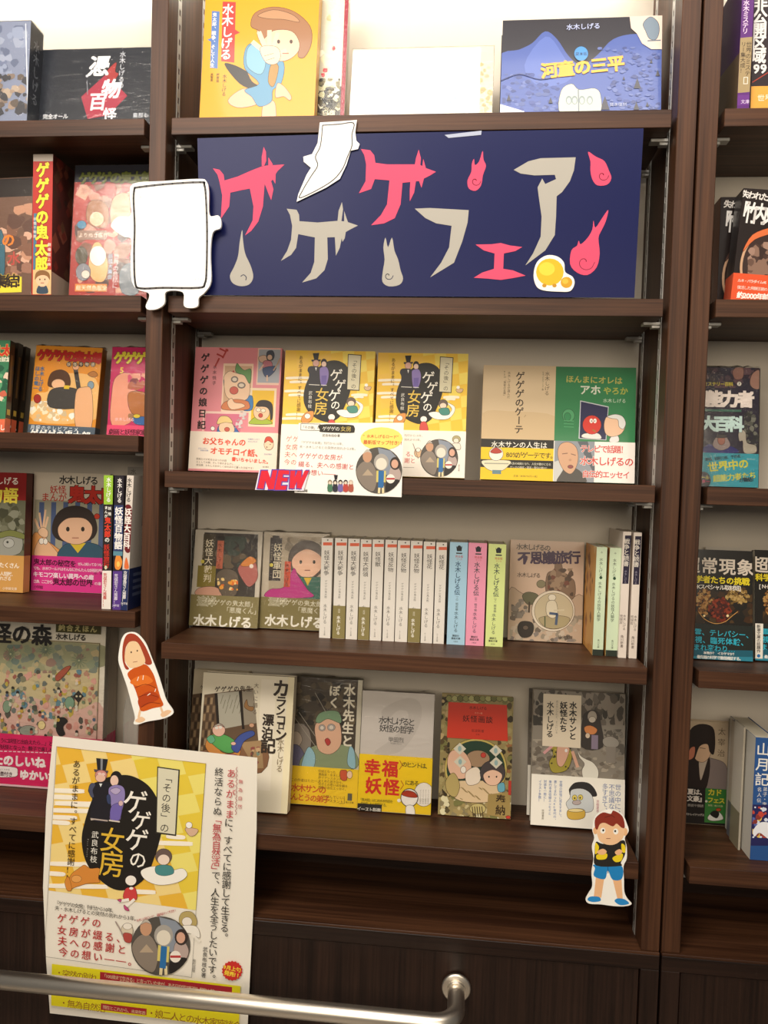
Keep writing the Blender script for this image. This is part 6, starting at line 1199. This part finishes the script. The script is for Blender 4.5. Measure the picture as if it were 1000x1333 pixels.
a.ball(420, 870, 26, 34, 'd8ccb4'); a.ball(422, 850, 20, 14, 'efe8dc'); a.line([(370, 830), (410, 900)], 6, 'a89890'); a.blob([(405, 880), (440, 885), (436, 920), (410, 915)], 'b04c44')
a.blob([(645, 820), (660, 790), (700, 788), (722, 820), (715, 850), (660, 850)], 'b8a468'); a.ball(680, 830, 22, 20, 'f0e8dc'); a.blob([(650, 850), (720, 850), (735, 900), (690, 880), (640, 880)], 'f2ede2'); a.line([(700, 885), (735, 915)], 10, 'f0eade')
couple_photo(a, 566, 935, 128); a.text('辰巳出版', 712, 992, 15, '4c463c', .0, vert=True, sp=.95)
a.text('“水木しげるロード” 最新版マップ付き!!', 452, 828, 13, 'b83434', 0, rot=-22, sp=.75)
a.text('あるがまま', 873, 165, 41, 'c04048', .004, vert=True, rot=-1.6, sp=1.08, sx=1); a.text('に、すべてに感謝して生きる。', 862, 382, 41, '3c3a36', .004, vert=True, rot=-1.6, sp=.93)
a.text('終活ならぬ', 820, 160, 40, '3c3a36', .004, vert=True, rot=-1.6, sp=1.06); a.text('「無為自然活」', 812, 368, 40, 'c04048', .004, vert=True, rot=-1.6, sp=.92); a.text('で、人生を全うしたいです。', 806, 610, 40, '3c3a36', .004, vert=True, rot=-1.6, sp=.93); a.text('無為自然', 914, 205, 20, 'c04048', .0, vert=True, rot=-1.6, sp=1.8)
a.line([(898-(j % 2)*5-j*.15, 160+j*9) for j in range(24)], 2, 'c04048', True)
a.text('武良布枝◎著', 760, 938, 22, '3c3a36', .004, vert=True, sp=1.02)
a.poly([(876+(46 if j % 2 else 41)*math.cos(j*math.pi/18), 1042+(44 if j % 2 else 39)*math.sin(j*math.pi/18)) for j in range(36)], 'c8302c'); a.text('9月上旬', 876, 1032, 21, 'f0d840', .03, anchor='c', rot=4); a.text('発売!!', 876, 1056, 22, 'f0d840', .03, anchor='c', rot=4)
a.poly([(95, 1012), (912, 1108), (905, 1290), (92, 1192)], 'f0e324')
a.text('・突然の別れ', 112, 1048, 35, '9a5a28', 0, rot=0, sp=.86); a.text('・水木しげるの書斎　・兄弟・家族', 118, 1092, 35, '9a5a28', 0, rot=0, sp=.86); a.text('・無為自然活', 130, 1178, 36, '9a5a28', 0, rot=0, sp=.92); a.text('・娘二人との水木家座談会', 510, 1222, 39, '9a5a28', 0, rot=0, sp=.86)
a.poly([(304, 1046), (876, 1112), (874, 1158), (303, 1082)], 'b42c34'); a.text('「100歳まで生きる」と言っていた夫が、ある日自宅で転倒し緊急入院。', 314, 1062, 19, 'f0d8b0', 0, rot=0, sp=.8); a.text('そしてそのまま帰らぬ人に——。葬儀からお別れ会まで、怒涛の日々。', 385, 1088, 19, 'f0d8b0', 0, rot=0, sp=.8)
a.poly([(308, 1182), (506, 1206), (505, 1234), (307, 1210)], 'b42c34'); a.text('現在とこれから、未来年表', 316, 1198, 18, 'f0d8b0', 0, rot=0, sp=.86)
a.flush('poster_print', po, M_MATTE)

# ================================================================ CUT-OUT FIGURES
cu, a = card('paper_cutout', 'small white-edged paper cut-out of a figure in an orange robe on the left post', 'paper cutout', VL5,
   [(690, 140), (740, 142), (790, 195), (825, 280), (860, 370), (885, 450), (905, 510), (942, 572), (890, 605), (800, 622), (748, 638), (724, 632), (732, 600), (712, 520), (688, 430), (662, 355), (642, 290), (650, 215), (664, 165)], -.0035, .0012, 'fbf8f0')
a.off = .0003
a.line([(760, 560), (752, 600)], 12, 'f0c8a0'); a.line([(870, 540), (885, 580)], 12, 'f0c8a0'); a.blob([(732, 618), (765, 596), (788, 612), (760, 628)], 'f0c8a0'); a.blob([(872, 580), (905, 560), (930, 566), (905, 590), (880, 598)], 'f0c8a0')
a.blob([(700, 350), (740, 325), (790, 312), (830, 360), (850, 420), (870, 490), (885, 535), (830, 550), (765, 565), (750, 500), (730, 440), (708, 400), (692, 370)], 'cf5a1c')
a.blob([(705, 410), (740, 380), (790, 370), (830, 400), (800, 420), (750, 430)], 'e8782c'); a.blob([(750, 500), (800, 460), (850, 470), (860, 500), (800, 530), (760, 545)], 'b8461c')
for q in (((730, 440), (790, 420), (845, 440)), ((750, 490), (800, 475), (860, 490)), ((765, 545), (810, 520), (870, 525))): a.line(q, 3, '7a2c14', True)
for q in (((745, 400), (752, 380)), ((775, 395), (778, 372)), ((800, 480), (815, 470)), ((840, 460), (845, 445))): a.line(q, 4, 'fbf0e4')
a.blob([(668, 200), (690, 150), (735, 150), (780, 200), (818, 280), (822, 310), (790, 310), (765, 260), (740, 200), (700, 195), (680, 230), (678, 300), (700, 335), (680, 335), (664, 280)], 'a8442c')
a.blob([(680, 240), (700, 192), (745, 192), (775, 250), (788, 300), (750, 325), (705, 330), (678, 290)], 'f3cfa2'); a.ell(712, 246, 4, 5, '4a3428'); a.ell(745, 238, 4, 5, '4a3428'); a.line([(722, 300), (745, 296)], 3, 'a85c44')
a.flush('drawn_figure', cu)
VB = (660, 860, 3.921)
cu, a = card('paper_cutout', 'small white-edged paper cut-out of a boy in a yellow and black jumper and blue shorts', 'paper cutout', VB,
   [(448, 800), (490, 768), (540, 760), (590, 785), (612, 830), (622, 870), (602, 905), (612, 950), (612, 1010), (596, 1050), (598, 1120), (600, 1180), (616, 1215), (637, 1242), (600, 1254), (540, 1252), (480, 1244), (420, 1240), (402, 1218), (418, 1185), (436, 1150), (432, 1080), (442, 1010), (434, 950), (446, 905), (436, 860)], -.0035, .0012, 'fbf8f0')
a.off = .0003
a.poly([(455, 1100), (497, 1110), (482, 1210), (444, 1205)], 'f0bc8c'); a.poly([(540, 1115), (585, 1110), (592, 1222), (566, 1222)], 'f0bc8c')
a.blob([(412, 1222), (425, 1205), (470, 1206), (478, 1226), (440, 1232)], '2c8cd0'); a.blob([(550, 1228), (565, 1214), (600, 1218), (624, 1240), (580, 1248)], '2c8cd0')
a.blob([(448, 1040), (580, 1042), (588, 1112), (540, 1118), (515, 1070), (500, 1115), (445, 1100), (450, 1060)], '2286c8'); a.line([(515, 1050), (517, 1085)], 3, '1a4c7c')
a.blob([(455, 925), (490, 935), (560, 925), (602, 920), (604, 985), (582, 1030), (580, 1048), (455, 1046), (448, 980)], '2a2826'); a.blob([(452, 930), (470, 950), (462, 980), (450, 985)], 'f0d428'); a.blob([(585, 935), (603, 945), (604, 978), (588, 975)], 'f0d428'); a.blob([(460, 990), (510, 985), (505, 1012), (462, 1014)], 'f0d428'); a.blob([(540, 1005), (590, 985), (585, 1020), (555, 1028)], 'f0d428')
a.blob([(460, 975), (490, 960), (510, 975), (495, 990), (470, 988)], 'f0bc8c'); a.blob([(552, 975), (575, 962), (590, 975), (575, 992), (558, 990)], 'f0bc8c')
a.ball(452, 868, 12, 18, 'f0bc8c'); a.ball(604, 874, 12, 20, 'f0bc8c'); a.blob([(460, 830), (500, 810), (570, 812), (600, 850), (592, 905), (550, 938), (500, 936), (466, 905)], 'f4c89c')
a.blob([(450, 850), (452, 805), (490, 775), (530, 782), (545, 765), (590, 795), (602, 850), (585, 852), (560, 832), (540, 846), (500, 828), (475, 835), (462, 862)], '8e3426'); a.line([(500, 800), (535, 790), (550, 800)], 4, '6c241c')
a.ball(490, 868, 13, 15, 'fbf8f0'); a.ball(556, 872, 13, 15, 'fbf8f0'); a.ell(492, 866, 5, 6, '2a2420'); a.ell(553, 870, 5, 6, '2a2420'); a.line([(508, 908), (528, 908)], 3, '8a4434')
a.flush('drawn_figure', cu)
